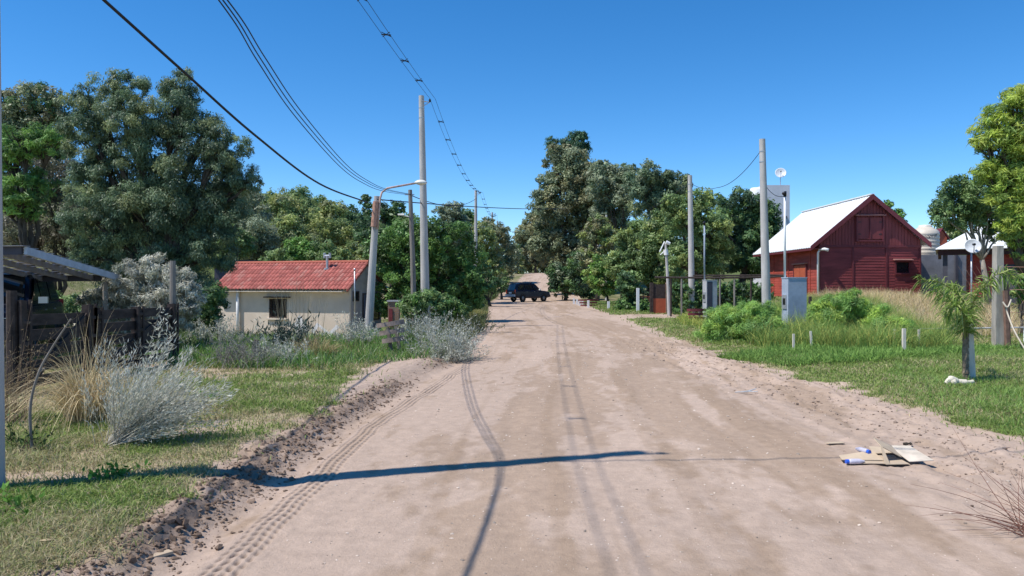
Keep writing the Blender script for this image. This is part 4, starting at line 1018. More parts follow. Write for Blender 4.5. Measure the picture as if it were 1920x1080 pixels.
# -------- litter on the road
def cardboard():
    g = GY(1660, 868); T = thing('cardboard_box', 'flattened cardboard box lying open at the right side of the road', 'cardboard box', g + [0, 0, .02])
    def sheet(pts, name, mt, th=.006):
        v = np.array(pts, float); nrm = np.cross(v[1] - v[0], v[3] - v[0]); nrm /= np.linalg.norm(nrm); m = MB()
        m.add(np.concatenate([v, v - nrm * th]), [(0, 1, 2, 3), (7, 6, 5, 4), (0, 4, 5, 1), (1, 5, 6, 2), (2, 6, 7, 3), (3, 7, 4, 0)]); return m.build(name, mt, T)
    sheet([(-.43, -.04, .02), (-.06, -.10, .03), (-.06, .14, .07), (-.40, .10, .03)], 'left_flap', M_CARD)
    sheet([(-.42, -.10, .0), (-.06, -.14, .005), (-.06, -.09, .02), (-.40, -.06, .012)], 'base_sheet', M_CARDIN)
    sheet([(-.06, -.05, .15), (.17, .02, .03), (.17, .22, .10), (-.03, .18, .19)], 'top_panel', M_CARD)
    sheet([(-.07, -.14, .0), (-.02, -.14, .002), (-.05, -.05, .15), (-.065, -.05, .15)], 'side_panel', M_CARD)
    sheet([(-.06, -.15, .0), (.17, -.13, .0), (.17, .2, .012), (-.05, .18, .012)], 'inner_panel', M_CARDIN)
    sheet([(.175, -.12, .02), (.43, -.07, .02), (.41, .34, .075), (.175, .30, .085)], 'right_flap', mat('pale_cardboard', (.62,.53,.42), .85))
    sheet([(.0, .25, .015), (.34, .25, .03), (.40, .52, .02), (.12, .60, .015)], 'rear_flap', M_CARD)
    for px, py, ang, lb in ((1592, 872, .05, 'clear bottle with blue cap at the left tip of the cardboard'), (1627, 863, 1.9, 'clear bottle with blue cap lying on the left cardboard flap')):
        p = GY(px, py + 1); p[2] = zd(p[0], p[1]) + .035 + (.05 if px > 1600 else .0)
        B = thing('plastic_bottle', lb, 'bottle', p, ang, 'plastic bottles on the cardboard'); B.scale = (.85, .85, .85)
        prof = [(.001, .0), (.028, .0), (.030, .02), (.030, .11), (.026, .13), (.013, .16), (.012, .175)]
        b = MB(); b.lathe(prof, 16); m = MB(); m.add(b.v[0][:, [2, 0, 1]] * [1, 1, 1], b.q[0]); m.build('bottle_body', mat('pale_blue_plastic', (.55,.52,.60), .2), B, smooth=True, fixn=True)
        b = MB(); b.lathe([(.001, -.035), (.024, -.035), (.024, -.002), (.001, -.002)], 12); m = MB(); m.add(b.v[0][:, [2, 0, 1]], b.q[0]); m.build('cap', M_BLUE, B)
    p = GY(1566, 834); m = MB(); m.box(p + [0, 0, .02], (.19, .07, .008), rot=np.array(Matrix.Rotation(.2, 3, 'Z'))); tag(m.build('cardboard_scrap', M_CARD, origin=p), 'small torn cardboard scrap behind the open box', 'cardboard')
    p = GY(290, 1052); m = MB(); m.box(p + [0, 0, .03], (.065, .20, .018), rot=np.array(Matrix.Rotation(-.65, 3, 'Z'))); tag(m.build('wood_offcut', M_CARDIN, origin=p), 'pale wood offcut at the road edge bottom left', 'wood')
    p = GY(86, 1023); m = MB(); lumps(m, np.array([p + [0, 0, .03]]), [.045], np.array([[.42,.33,.2]]), .3); tag(m.build('flat_stone', M_CLOD, origin=p), 'flat tan stone in the grass at the lower left', 'stone')
    p = GY(1402, 738); m = MB(); m.tube([p + [-.2, 0, .02], p + [.0, .02, .03], p + [.17, .12, .06]], [.008, .014, .007], 6); m.tube([p + [.02, .02, .03], p + [.14, -.06, .04]], .008, 5); tag(m.build('broken_branch', M_STEM, origin=p), 'small broken branch on the right edge of the road', 'branch')
    p = GY(1700, 838); m = MB(); lumps(m, np.array([zz + p for zz in ([0, 0, .03], [.05, .02, .03])]), [.04, .025], np.array([[.06,.05,.04]] * 2)); tag(m.build('dark_stone', M_CLOD, origin=p), 'dark stone on the sand behind the cardboard box', 'stone')
    p = GY(1802, 722); m = MB(); m.tube(smooth_path([p + [-.24, 0, .02], p + [-.17, 0, .09], p + [-.05, .02, .05], p + [.1, .0, .04], p + [.22, .03, .05]]), [.04] * 10 + [.06] * 10 + [.05] * 10 + [.035] * 10 + [.025], 9)
    m.tube([p + [-.15, -.02, .08], p + [-.10, -.05, .0]], [.05, .03], 8); tag(m.build('bleached_log', M_BONE, origin=p, smooth=True), 'bleached knobbly piece of wood at the foot of the palm', 'wood')
cardboard()
# ================================================================ TREES (crowns as lobes seen in the photo, each at its own distance)
tree('eucalyptus_tree', 'big leafy eucalyptus towering over the left side of the photo', 25, 300,
     [(176,195,48), (168,260,52), (240,172,44), (250,225,55), (345,168,40), (330,215,58), (375,255,50), (290,290,70), (210,320,62), (350,330,72), (165,345,48), (425,275,44), (430,335,52), (415,395,55), (465,345,26), (180,420,58), (255,400,70),
      (335,420,75), (230,490,62), (320,505,70), (395,470,55), (170,480,40), (385,555,42), (285,565,55)], EUC, trunk=.30, clump=.24, cov=2.5, droop=.8, asp=.27, fork=.28)
tree('dark_conifer', 'dark brownish tree rising behind at the far left edge', 38, 40, [(20,235,45), (62,195,42), (95,185,26), (60,240,50), (115,235,36), (15,300,50), (95,290,45), (0,180,20)], BROWN[:3] + DKG[:2], trunk=.3, clump=.28, cov=2.8)
tree('pine_tree', 'bright green pine with bare twiggy branches at the left edge', 28, 60, [(40,268,40), (90,262,34), (10,290,34), (30,365,38), (75,352,32), (10,385,30), (60,395,22)], PINE, trunk=.2, clump=.30, cov=2.6, asp=.16, leaf=.20, squash=.6, twigs=12, fork=.5)
tree('twiggy_tree', 'dark twiggy half-bare tree below the pine at the left', 30, 110, [(100,330,45), (60,440,50), (110,400,55), (130,460,45), (20,450,45), (150,410,35)], [(.06,.055,.045), (.075,.07,.05), (.05,.055,.035)], trunk=.2, clump=.3, cov=1.5, twigs=16)
tree('garden_bush', 'green bush seen beneath the carport roof', 23, 80, [(40,560,34), (90,570,34), (20,590,30), (140,580,36), (60,600,30)], MIDG, cat='bush', trunk=.06)
tree('garden_bush', 'bright yellow green bush behind the parked car', 21, 80, [(60,585,22), (85,578,20), (40,590,16)], PINE, cat='bush', trunk=.05)
tree('shaded_bush', 'dark shaded bush behind the gate and silver shrub', 22.5, 270, [(200,590,40), (260,600,40), (330,600,40), (385,600,34), (400,560,30), (150,600,30)], DKG, cat='bush', trunk=.08)
tree('laurel_tree', 'broad rounded dark green tree left of the road behind the tall pole', 36, 800,
     [(745,455,42), (800,448,44), (850,455,42), (770,500,50), (830,505,55), (875,495,40), (735,520,40), (790,550,48), (850,550,46), (888,530,34), (730,570,30), (880,560,28), (710,470,30)], LAUR, trunk=.25, clump=.24, asp=.5, cov=2.9)
tree('hedge_bush', 'low rounded green hedge bush at the foot of the tall pole', 26.5, 800, [(770,575,26), (800,565,28), (832,570,28), (855,580,22), (775,595,20), (825,592,22)], LAUR + MIDG, cat='bush', trunk=.05, asp=.5)
# wooded slope behind the cream house, every tree its own thing
hill = [(455,400,46,52,GREY,'pale greyish tree at the left end of the slope behind the cream house'),
 (485,445,42,48,GREY,'grey green tree right behind the left end of the tiled roof'),
 (520,392,40,66,OLIVE,'olive tree on the skyline of the slope, left one'),
 (565,388,38,70,MIDG,'rounded green tree on the skyline above the flue'),
 (600,400,36,74,OLIVE,'yellowish skyline tree in the middle of the slope'),
 (640,408,30,78,DKG,'dark tree on the skyline right of the middle'),
 (545,440,38,56,OLIVE,'yellow green tree halfway up the slope'),
 (600,440,36,58,OLIVE,'wide olive tree on the slope above the flue'),
 (650,450,34,60,OLIVE,'sunlit olive bush high on the slope near the lamp'),
 (560,470,26,46,PINE,'bright green small tree just above the tiled roof'),
 (610,480,32,45,MIDG,'grey green rounded bush just above the tiled roof'),
 (665,485,30,45,OLIVE,'olive bush above the right end of the tiled roof'),
 (520,490,26,44,MIDG,'dark green bush above the left part of the tiled roof'),
 (690,440,30,55,DKG,'dark tree behind the top of the street lamp'),
 (735,400,26,62,DKG,'dark tree crown right of the street lamp top'),
 (765,425,24,60,MIDG,'green tree crown behind the timber pole'),
 (850,402,26,72,GREY,'greyish skyline tree above the round dark tree'),
 (880,415,24,76,DKG,'dark skyline tree just left of the second pole'),
 (430,450,30,46,MIDG,'green tree squeezed between the eucalyptus and the grey tree')]
for px, py, r, Y, pal, lb in hill:
    lob = [(px, py, r)] + [(px + RNG.uniform(-1, 1) * r, py + RNG.uniform(-.3, .9) * r, r * RNG.uniform(.5, .8)) for _ in range(4)]
    if px > 820: lob += [(px, py + r * 1.3, r * .9), (px + 10, py + 2.3 * r, r * .9)]
    tree('hillside_tree', lb, Y, px, lob, pal, group='trees on the slope behind the cream house', trunk=.14, clump=.3, cov=2.6)
tree('slender_tree', 'slender tree tip poking above the slope left of the lamp', 58, 687, [(685,375,11), (690,392,12), (684,410,15), (692,425,14)], DKG, trunk=.1)
# trees lining the far left side of the road
for px, Y, lob, pal, lb in [
   (905, 70, [(905,440,24), (920,465,26), (900,490,28), (925,500,24), (900,520,22)], OLIVE, 'olive tree just right of the second pole'),
   (925, 88, [(915,425,18), (935,440,22), (940,470,24), (925,495,26), (945,500,20)], BROWN, 'brownish tree behind the third pole'),
   (945, 108, [(950,460,18), (958,480,18), (945,505,20), (962,500,14), (940,435,14)], GREY, 'pale grey green tree at the far left bend'),
   (962, 130, [(965,470,14), (972,490,14), (965,505,14), (975,505,10)], OLIVE, 'small hazy tree at the road vanishing point'),
   (920, 62, [(915,530,22), (900,545,20), (935,530,16), (890,560,16)], DKG, 'dark shaded bush at the left of the distant car'),
   (940, 84, [(940,520,16), (930,535,14), (950,540,10)], MIDG, 'green bush behind the left of the distant car')]:
    tree('roadside_tree', lb, Y, px, lob, pal, group='trees on the far left of the road', trunk=.14, clump=.3, cov=2.8)
for px, Y, lob, lb in [(975, 165, [(960,495,14), (975,490,16), (965,505,14)], 'left green tree on the crest where the road ends'), (1000, 158, [(990,498,14), (1005,494,16), (1000,507,12)], 'middle green tree on the crest where the road ends'),
                       (1025, 150, [(1018,495,16), (1035,498,16), (1025,508,12)], 'right green tree on the crest where the road ends'), (1050, 145, [(1045,500,18), (1062,505,16)], 'dark tree on the crest behind the grove')]:
    tree('crest_tree', lb, Y, px, lob, OLIVE + DKG[:1], group='trees on the crest at the end of the road', trunk=.14)
# the tall grove right of the road
tree('tall_gum_tree', 'tallest grey brown gum tree of the grove beyond the car', 92, 1065,
     [(1022,380,30), (1030,345,24), (1100,340,40), (1120,375,40), (1110,440,40), (1012,460,26), (1120,330,30), (1062,305,40), (1045,292,28), (1085,318,36), (1052,345,32), (1090,360,44), (1040,385,36), (1060,420,40), (1020,430,30), (1095,415,40), (1048,465,38), (1085,470,36), (1060,510,30), (1100,510,26)], BROWN + GREY[:1] + [(.07,.085,.05)], trunk=.4, clump=.27, cov=2.8)
tree('cypress_tree', 'dark spiky cypress top above the tall gum tree', 100, 1082, [(1035,268,12), (1078,262,17), (1094,256,10), (1062,272,14), (1098,278,12), (1080,285,20), (1095,300,16)], [(.03,.06,.035), (.04,.07,.04)], trunk=.3, clump=.35, asp=.25, droop=-.8)
tree('gum_tree', 'leaning brownish gum tree at the left of the grove', 146, 1005, [(1000,415,22), (1020,405,24), (978,492,16), (1030,465,30), (1035,488,20), (990,440,24), (1010,425,26), (985,470,24), (1010,465,26), (995,490,18), (1020,488,18), (975,445,14), (970,495,12)], BROWN, trunk=.25, clump=.28)
tree('gum_tree', 'grey green gum tree in the middle of the grove skyline', 84, 1170, [(1130,345,34), (1160,335,30), (1175,365,40), (1140,385,40), (1185,330,24), (1160,410,36), (1125,320,22)], GREY + EUC[:2], trunk=.3, clump=.27)
tree('gum_tree', 'grey green gum tree at the right of the grove skyline', 78, 1230, [(1215,330,28), (1235,345,30), (1260,345,28), (1205,360,34), (1245,370,32), (1280,350,22), (1220,395,36), (1275,375,28)], EUC + GREY[:1], trunk=.3, clump=.27)
tree('pepper_tree', 'yellowish drooping tree behind the thin pale pole', 76, 1120, [(1125,425,26), (1110,445,26), (1140,450,26), (1105,480,22), (1130,480,26), (1120,420,18)], BROWN[1:4] + OLIVE[:2], trunk=.2, clump=.3, droop=.6)
tree('dark_tree', 'dark tree mass under the grove beside the far road', 82, 1060, [(1045,515,22), (1060,535,22), (1085,530,26), (1085,495,26), (1040,540,14), (1105,540,20)], DKG + GREY[:1], trunk=.2, clump=.3)
tree('willow_tree', 'broad mid green tree behind the bench on the right', 58, 1220, [(1220,440,44), (1180,475,40), (1240,480,50), (1200,510,42), (1260,425,40), (1160,500,30), (1255,520,36), (1195,450,38)], MIDG + OLIVE[:1], trunk=.3, clump=.26)
tree('willow_tree', 'broad mid green tree behind the concrete pole over the basket', 52, 1300, [(1285,400,40), (1300,450,48), (1335,430,40), (1320,490,44), (1275,495,40), (1345,480,36), (1260,385,24), (1310,380,28)], MIDG + OLIVE[:1], trunk=.3, clump=.26)
tree('dense_tree', 'dense dark green tree left of the white barn roof', 55, 1390, [(1365,395,36), (1400,385,34), (1425,410,34), (1385,435,44), (1425,450,36), (1365,470,40), (1400,490,42), (1350,420,30), (1440,400,24), (1445,440,22), (1425,500,22)], DKG + MIDG[:2], trunk=.3, clump=.24, asp=.5)
tree('pale_green_tree', 'small pale green tree around the whitish pole', 64, 1140, [(1110,515,20), (1130,500,22), (1150,515,22), (1120,535,16), (1145,540,18), (1165,525,18)], PINE + OLIVE[:1], trunk=.1, clump=.3)
tree('dark_fir', 'dark drooping conifer shrub right of the small pale green tree', 52, 1180, [(1175,530,22), (1185,555,24), (1170,570,16), (1195,575,18)], DKG, trunk=.1, clump=.3)
for px, py, r, Y, lb in [(1168,575,15,50,'small round dark shrub left of the bench'), (1210,578,17,47,'round green shrub in front of the bench'), (1225,588,12,45,'low green shrub beside the orange gate')]:
    tree('garden_shrub', lb, Y, px, [(px,py,r), (px-r*.6,py+2,r*.7), (px+r*.6,py+3,r*.7)], LAUR, cat='bush', group='garden shrubs on the right verge', trunk=.04, asp=.5)
tree('clipped_hedge', 'dark green hedge behind the log pergola', 42.3, 1370, [(px, py, 20) for px in range(1275, 1450, 26) for py in (548, 575)], DKG + LAUR[:2], cat='hedge', trunk=.06, asp=.5, fork=.1)
tree('garden_tree', 'yellow green treetop peeking over the right slope of the barn', 62, 1690, [(1665,385,10), (1688,403,11), (1675,400,10), (1690,425,12), (1672,425,12)], PINE, trunk=.12)
tree('small_leafy_tree', 'multi-stemmed dark green tree in front of the brick house', 33, 1856, [(1790,372,34), (1765,388,24), (1795,350,26), (1830,365,36), (1860,385,38), (1795,408,30), (1845,412,30), (1885,400,34), (1765,408,20), (1825,395,34), (1865,430,22), (1895,430,26)], MIDG[:2] + DKG[:2] + [(.08,.12,.06)], trunk=.12, bark=M_PALEBARK, clump=.28, fork=.5, cov=2.6)
tree('aleppo_pine', 'bright yellow green pine at the top right edge', 27, 1925, [(1870,235,42), (1905,205,46), (1850,265,28), (1925,270,50), (1875,330,38), (1915,340,44), (1850,325,26), (1925,200,40), (1910,395,36), (1905,435,30), (1940,430,44), (1885,370,34), (1890,300,40), (1900,410,34), (1920,330,50), (1925,470,24)], PINEY, trunk=.2, clump=.30, asp=.16, leaf=.19, cov=2.6, squash=.65, twigs=8)
tree('garden_bush', 'bright green bush at the right edge before the brick wall', 24, 1915, [(1915,530,18), (1925,548,22), (1905,550,12)], PINE + OLIVE[:1], cat='bush', trunk=.05)
tree('background_tree', 'olive scrub on the rise behind the beige tank', 70, 1775, [(1775,435,16), (1790,440,18), (1760,445,14), (1805,445,16), (1745,445,12)], OLIVE, trunk=.1)
# ================================================================ SHRUBS AND TALL GRASSES
def clump_grass(name, label, cat, c, rx, ry, n, h, lean, wd, pal, bias=(0, 0), seg=4, bend=.9, group=None, kind=None, hvar=.35):
    c = np.asarray(c, float); a = RNG.uniform(0, 2*math.pi, n); rr = np.sqrt(RNG.random(n))
    x = c[0] + rx * rr * np.cos(a); y = c[1] + ry * rr * np.sin(a); z = zmac(x, y) - .02
    hh = h * RNG.uniform(1 - hvar, 1 + hvar, n) * (1 - .35 * rr)
    ln = np.stack([np.cos(a) * rr + RNG.normal(0, .45, n) + bias[0], np.sin(a) * rr + RNG.normal(0, .45, n) + bias[1], np.zeros(n)], 1) * (hh * lean)[:, None]
    m = MB(); blades(m, np.stack([x, y, z], 1), hh, ln, np.full(n, wd), pick(pal, n, .3), seg=seg, bend=bend)
    o = m.build(name, M_BLADE, origin=(c[0], c[1], zm(c[0], c[1]))); return tag(o, label, cat, group, kind)
def stems(mb, base, n, dirf, L, r, leaf=None, nl=30, pal=SILV, stemcol=(.32,.30,.25), curve=.25, spread=.05, al=.8):
    lp, lo = [], []
    for i in range(n):
        d = unit(np.array(dirf(i))); b = np.asarray(base) + RNG.normal(0, spread, 3) * [1, 1, 0]; l = L * RNG.uniform(.55, 1.1); t = np.linspace(0, 1, 7)
        bend = RNG.normal(0, curve, 3) + np.array([0, 0, -curve * .5])
        pts = b + d * (t * l)[:, None] + bend * (l * t * t)[:, None] * .6
        mb[0].tube(pts, r * (1 - .8 * t), 4, col=np.array(stemcol) * RNG.uniform(.7, 1.2), cap=False)
        if leaf:
            u = RNG.uniform(.18, 1, nl) ** .8; q = np.stack([np.interp(u, t, pts[:, k]) for k in range(3)], 1)
            lp.append(q + RNG.normal(0, leaf[0] * .35, (nl, 3))); lo.append(unit(RNG.normal(0, al, (nl, 3)) + d))
    if leaf:
        lp = np.concatenate(lp); lo = np.concatenate(lo); n_ = len(lp); cols = pick(pal, n_, .3)
        a = lo; nn = unit(RNG.normal(0, 1, (n_, 3)) + [0, 0, .7]); bb = unit(np.cross(nn, a)); l2 = (leaf[0] * RNG.uniform(.6, 1.2, n_))[:, None]; w2 = leaf[1] * .5
        v = np.stack([lp, lp + a * l2 * .4 + bb * w2, lp + a * l2, lp + a * l2 * .4 - bb * w2], 1).reshape(-1, 3)
        mb[1].add(v, np.arange(4 * n_).reshape(n_, 4), c=np.repeat(cols, 4, 0))
def stem_plant(name, label, cat, base, n, dirf, L, r, leaf=None, nl=30, pal=SILV, group=None, **k):
    T = thing(name, label, cat, base, group=group); mb = [MB(), MB()]; stems(mb, base, n, dirf, L, r, leaf, nl, pal, **k)
    mb[0].build('stems', M_STEM, T, world=True); 
    if leaf: mb[1].build('leaves', M_BLADE, T, world=True)
    return T
def rnd(bias, s=.5): return lambda i: np.array(bias) + RNG.normal(0, s, 3)
# silver plume shrub in the left foreground, blown to the right
b = GY(218, 832)
stem_plant('silver_shrub', 'feathery silver grey shrub leaning right in the left foreground', 'shrub', b, 170, lambda i: (RNG.uniform(-.10, 1.35), RNG.uniform(-.3, .5), RNG.uniform(.30, .95)), 1.08, .0040, al=.38, leaf=(.065, .007), nl=75, pal=SILV + [(.70,.68,.60)], curve=.12, stemcol=(.50,.46,.38))
stem_plant('silver_sapling', 'tall silver leafed shoot rising above the feathery shrub', 'shrub', GY(232, 800), 6, lambda i: (RNG.uniform(.2, .6), .1, 1.0), 1.35, .007, leaf=(.08, .014), nl=70, pal=SILV, curve=.06)
clump_grass('dry_grass_clump', 'straw coloured arching grass clump in front of the gate', 'grass clump', GY(165, 790), .22, .20, 850, 1.40, .85, .0085, [(.66,.52,.30), (.55,.42,.24), (.75,.62,.38), (.42,.35,.18)], seg=9, bend=2.3)
b = GY(62, 850); m = MB(); m.tube(smooth_path([b - [0, 0, .1], P(56, 770, b[1]), P(72, 700, b[1]), P(100, 648, b[1]), P(133, 598, b[1])]), np.linspace(.015, .007, 41), 6); m.tube([P(72, 700, b[1]), P(84, 690, b[1])], .008, 5)
tag(m.build('bare_stick', M_WOODP, origin=b), 'thin bent bare stick standing at the left before the gate', 'branch')
stem_plant('dry_vine', 'dry tangled vine on the post at the left edge', 'vine', GY(8, 790), 70, lambda i: (RNG.normal(0, .25), RNG.normal(0, .3), 1), 1.25, .005, leaf=(.04,.012), nl=8, pal=[(.30,.22,.13), (.22,.17,.10)], stemcol=(.25,.17,.11), curve=.3, spread=.12)
stem_plant('twig_weed', 'thin dark twiggy weed at the foot of the bare stick', 'weed', GY(45, 850), 14, rnd((0, 0, 1), .4), .42, .004, leaf=(.05,.02), nl=10, pal=LAUR, stemcol=(.1,.07,.05))
b = GY(1962, 1000)
stem_plant('dry_thorn_bush', 'dry reddish brown twiggy bush at the lower right edge', 'bush', b, 75, lambda i: (RNG.uniform(-1.2, .4), RNG.normal(0, .5), RNG.uniform(.1, 1.1)), .60, .0035, leaf=None, stemcol=(.20,.10,.075), curve=.5, spread=.10)
# large silver shrub behind the gate
tree('silver_bush', 'large silver grey bush behind the dark timber gate', 18.5, 270, [(250,530,42), (300,520,40), (335,545,40), (220,560,42), (285,570,45), (180,575,36), (345,585,34), (240,600,36), (160,610,28), (310,600,36), (365,560,20)],
     [(.235,.22,.205), (.27,.25,.235), (.19,.18,.165), (.125,.125,.105)], cat='bush', leaf=.11, asp=.18, clump=.24, cov=3.6, trunk=.07, droop=-.7, fork=.15)
stem_plant('silver_shoots', 'pale upright shoots above the large silver bush', 'shrub', G(300, 18.2) + [0, 0, 1.0], 45, rnd((.15, 0, 1), .45), 1.0, .006, leaf=(.09,.015), nl=34, pal=SILV, curve=.1, spread=.4)
# band of plants before the cream house
def band_shrub(label, px, py, n, L, pal, leaf, bias=(0, 0, 1), s=.55, name='silver_shrub', group='silver shrubs left of the road', spread=.25, nl=40):
    return stem_plant(name, label, 'shrub', GY(px, py), n, rnd(bias, s), L, .006, leaf=leaf, nl=nl, pal=pal, group=group, curve=.18, spread=spread)
band_shrub('grey purple shrub beside the short dark post', 445, 690, 70, .75, [(.20,.19,.18), (.26,.25,.23), (.16,.17,.13)], (.06,.012))
band_shrub('small silver shrub right of the short dark post', 520, 685, 60, .60, SILV, (.07,.015))
band_shrub('spiky dark agave like plant near the cream wall', 540, 662, 60, .85, [(.05,.08,.06), (.08,.11,.09)], (.16,.035), name='dark_spiky_plant', group=None, s=.4, nl=14)
band_shrub('tall silver shrub at the corner of the cream house', 668, 650, 45, .8, SILV, (.08,.018), s=.35)
band_shrub('bright silver shrub beside the leaning litter basket', 828, 666, 110, .95, SILV + [(.45,.46,.42)], (.08,.014), bias=(.35, -.1, .9), spread=.30)
band_shrub('low silver shrub spilling onto the road edge', 835, 676, 90, .62, SILV[1:], (.08,.016), bias=(.3, -.1, .7), s=.6, spread=.28)
band_shrub('silver shrub at the foot of the timber pole', 798, 640, 60, .9, SILV, (.09,.016), s=.4, spread=.3)
band_shrub('pale green shrub on the verge beyond the silver ones', 882, 622, 70, .75, MIDG + OLIVE, (.07,.022), s=.55, name='verge_shrub', group=None, spread=.35)
band_shrub('small pale shrub below the eucalyptus by the left lawn', 405, 650, 50, .8, SILV, (.09,.018), spread=.3)
clump_grass('dry_grass_tuft', 'small straw coloured tuft before the cream house', 'grass clump', GY(590, 668), .45, .3, 500, .62, .8, .012, [(.48,.38,.20), (.40,.32,.16)], seg=5, bend=1.1)
clump_grass('dry_grass_tuft', 'thin dry seed stalks in front of the cream house window', 'grass clump', GY(560, 645), .7, .3, 60, 1.9, .12, .014, [(.34,.28,.18), (.28,.24,.16)], seg=5, bend=.3)
clump_grass('dry_grass_tuft', 'yellowing grass tuft on the verge in front of the round tree', 'grass clump', GY(880, 592), .9, 2.5, 1500, .5, .7, .02, [(.36,.33,.10), (.25,.28,.08), (.42,.36,.16)], seg=4)
# low green ground cover (nobody could count it)
def cover(label, pts, n, h, wd, pal, name='ground_cover', lean=.7, bend=.7):
    """pts: polygon on the ground in (X,Y)"""
    pts = np.array(pts, float); lo = pts.min(0); hi = pts.max(0); q = RNG.uniform(lo, hi, (n * 3, 2)); ins = np.zeros(len(q), bool)
    j = len(pts) - 1
    for i in range(len(pts)):
        c = ((pts[i, 1] > q[:, 1]) != (pts[j, 1] > q[:, 1])) & (q[:, 0] < (pts[j, 0] - pts[i, 0]) * (q[:, 1] - pts[i, 1]) / (pts[j, 1] - pts[i, 1] + 1e-12) + pts[i, 0]); ins ^= c; j = i
    q = q[ins][:n]; n = len(q); nz = fbm(q[:, 0] * 1.1, q[:, 1] * 1.1, 3, 66); hh = h * (.35 + 1.2 * nz) * RNG.uniform(.6, 1.3, n)
    ln = RNG.normal(0, 1, (n, 3)) * [1, 1, 0] * (hh * lean)[:, None] * .6; m = MB()
    blades(m, np.stack([q[:, 0], q[:, 1], zmac(q[:, 0], q[:, 1]) - .02], 1), hh, ln, wd * RNG.uniform(.6, 1.3, n), pick(pal, n, .3) * (.75 + .5 * nz[:, None]), seg=3, bend=bend)
    return tag(m.build(name, M_BLADE), label, 'plants', kind='stuff')
g2 = lambda px, py: tuple(GY(px, py)[:2])
cover('lush green ground cover in front of the cream house', [g2(330, 690), g2(470, 696), g2(620, 694), g2(760, 678), g2(870, 672), (-1.5, 21), (-2.5, 25), (-8, 26), (-11, 20)], 16000, .30, .022, [(.12,.26,.05), (.16,.30,.06), (.10,.20,.045), (.28,.34,.18), (.20,.30,.09)])
cover('shaded scrub under the trees behind the gate', [(-12.5, 19), (-7.4, 16.8), (-7.5, 26), (-14, 30), (-22, 30), (-22, 19)], 9000, .45, .03, DKG + MIDG)
cover('roadside weeds between the silver shrubs and the round tree', [(-1.4, 19), (-1.1, 27), (-1.3, 40), (-1.8, 58), (-4.5, 60), (-3.6, 40), (-4.2, 26), (-3.0, 20)], 9000, .36, .03, MIDG + OLIVE + [(.25,.26,.09)])
cover('weedy verge on the far left by the distant car', [(-2.1, 60), (-2.2, 80), (-1.2, 96), (-8, 100), (-8, 60)], 6000, .6, .06, MIDG + PINE[:1])
cover('tall feathery green weeds around the right poles', [(6.4, 19.5), (9.2, 18.5), (11.2, 19.5), (12.2, 22), (13.5, 27), (15.5, 33), (15, 36), (11, 35), (8.6, 32), (7.4, 28), (6.4, 24)], 60000, .72, .012, [(.20,.33,.08), (.26,.38,.10), (.33,.40,.10), (.16,.27,.07), (.45,.44,.12)], name='tall_weeds', lean=.9)
cover('tan dry grass swathe in front of the barn', [(11.5, 24.5), (13.2, 23), (15.4, 23.5), (17.2, 26), (20.5, 32), (23.5, 38), (17, 41.5), (14.5, 38), (12.6, 31)], 22000, .60, .016, [(.68,.52,.31), (.56,.42,.25), (.76,.62,.40), (.50,.44,.20)], name='dry_grass', lean=.9)
cover('yellow tipped grass by the grey meter pillar', [(7.2, 26), (9.5, 27), (11, 35), (10, 39), (7.9, 37), (6.8, 31)], 8000, .35, .02, [(.45,.47,.10), (.33,.42,.09), (.55,.52,.15), (.22,.33,.07)], name='yellow_grass', lean=.9)
cover('low leafy weeds along the edge of the right lawn', [g2(1340, 672), g2(1490, 690), g2(1640, 680), g2(1790, 665), (13, 19.5), (8, 19.5)], 15000, .22, .022, [(.19,.32,.07), (.24,.38,.09), (.16,.27,.06)], name='low_weeds', lean=1.0, bend=1.0)
cover('grass growing long on the right lawn by the palm', [g2(1650, 740), g2(1920, 830), (9.8, 12), (13, 15), (14, 19), (9, 18)], 18000, .13, .010, [(.20,.33,.07), (.16,.28,.06), (.26,.36,.12)], name='long_grass', lean=1.0)
cover('far verge grass on the right beside the white bollards', [(5.6, 44), (6.4, 72), (7.6, 80), (16, 60), (13, 46)], 7000, .18, .04, [(.14,.24,.05), (.18,.27,.07)], name='verge_grass')
# feathery weed bushes as individual plants
FEN = [(.10,.165,.045), (.13,.20,.05), (.085,.14,.045), (.17,.22,.05)]
for px, Y, lob, lb in [(1365, 22, [(1340,630,34), (1375,610,40), (1345,652,30), (1385,648,34), (1362,600,30), (1350,605,28), (1390,600,30)], 'feathery green bush left of the thick right pole'),
                       (1425, 21.5, [(1410,612,42), (1428,645,38), (1444,625,34), (1400,652,32), (1420,590,32), (1445,600,26), (1400,588,24)], 'feathery green bush at the foot of the thick right pole'),
                       (1455, 21, [(1455,650,30), (1462,632,22)], 'dark feathery bush against the blue grey pillar'),
                       (1570, 22, [(1552,612,40), (1590,598,42), (1575,640,42), (1615,625,42), (1542,645,32), (1570,575,32), (1600,572,28), (1545,590,30), (1625,595,30)], 'tallest feathery green bush right of the blue grey pillar'),
                       (1645, 21.5, [(1635,625,40), (1668,632,38), (1650,652,34), (1620,652,34), (1690,645,30), (1655,605,30), (1690,622,24)], 'feathery bush beside the wide pale stake'),
                       (1745, 20.5, [(1740,640,18), (1722,648,16)], 'low round green bush left of the palm')]:
    tree('feathery_bush', lb, Y, px, lob, FEN, cat='bush', group='feathery weed bushes on the right verge', leaf=.11, asp=.12, cov=3.0, clump=.34, trunk=.02, droop=-.5, fork=.1)
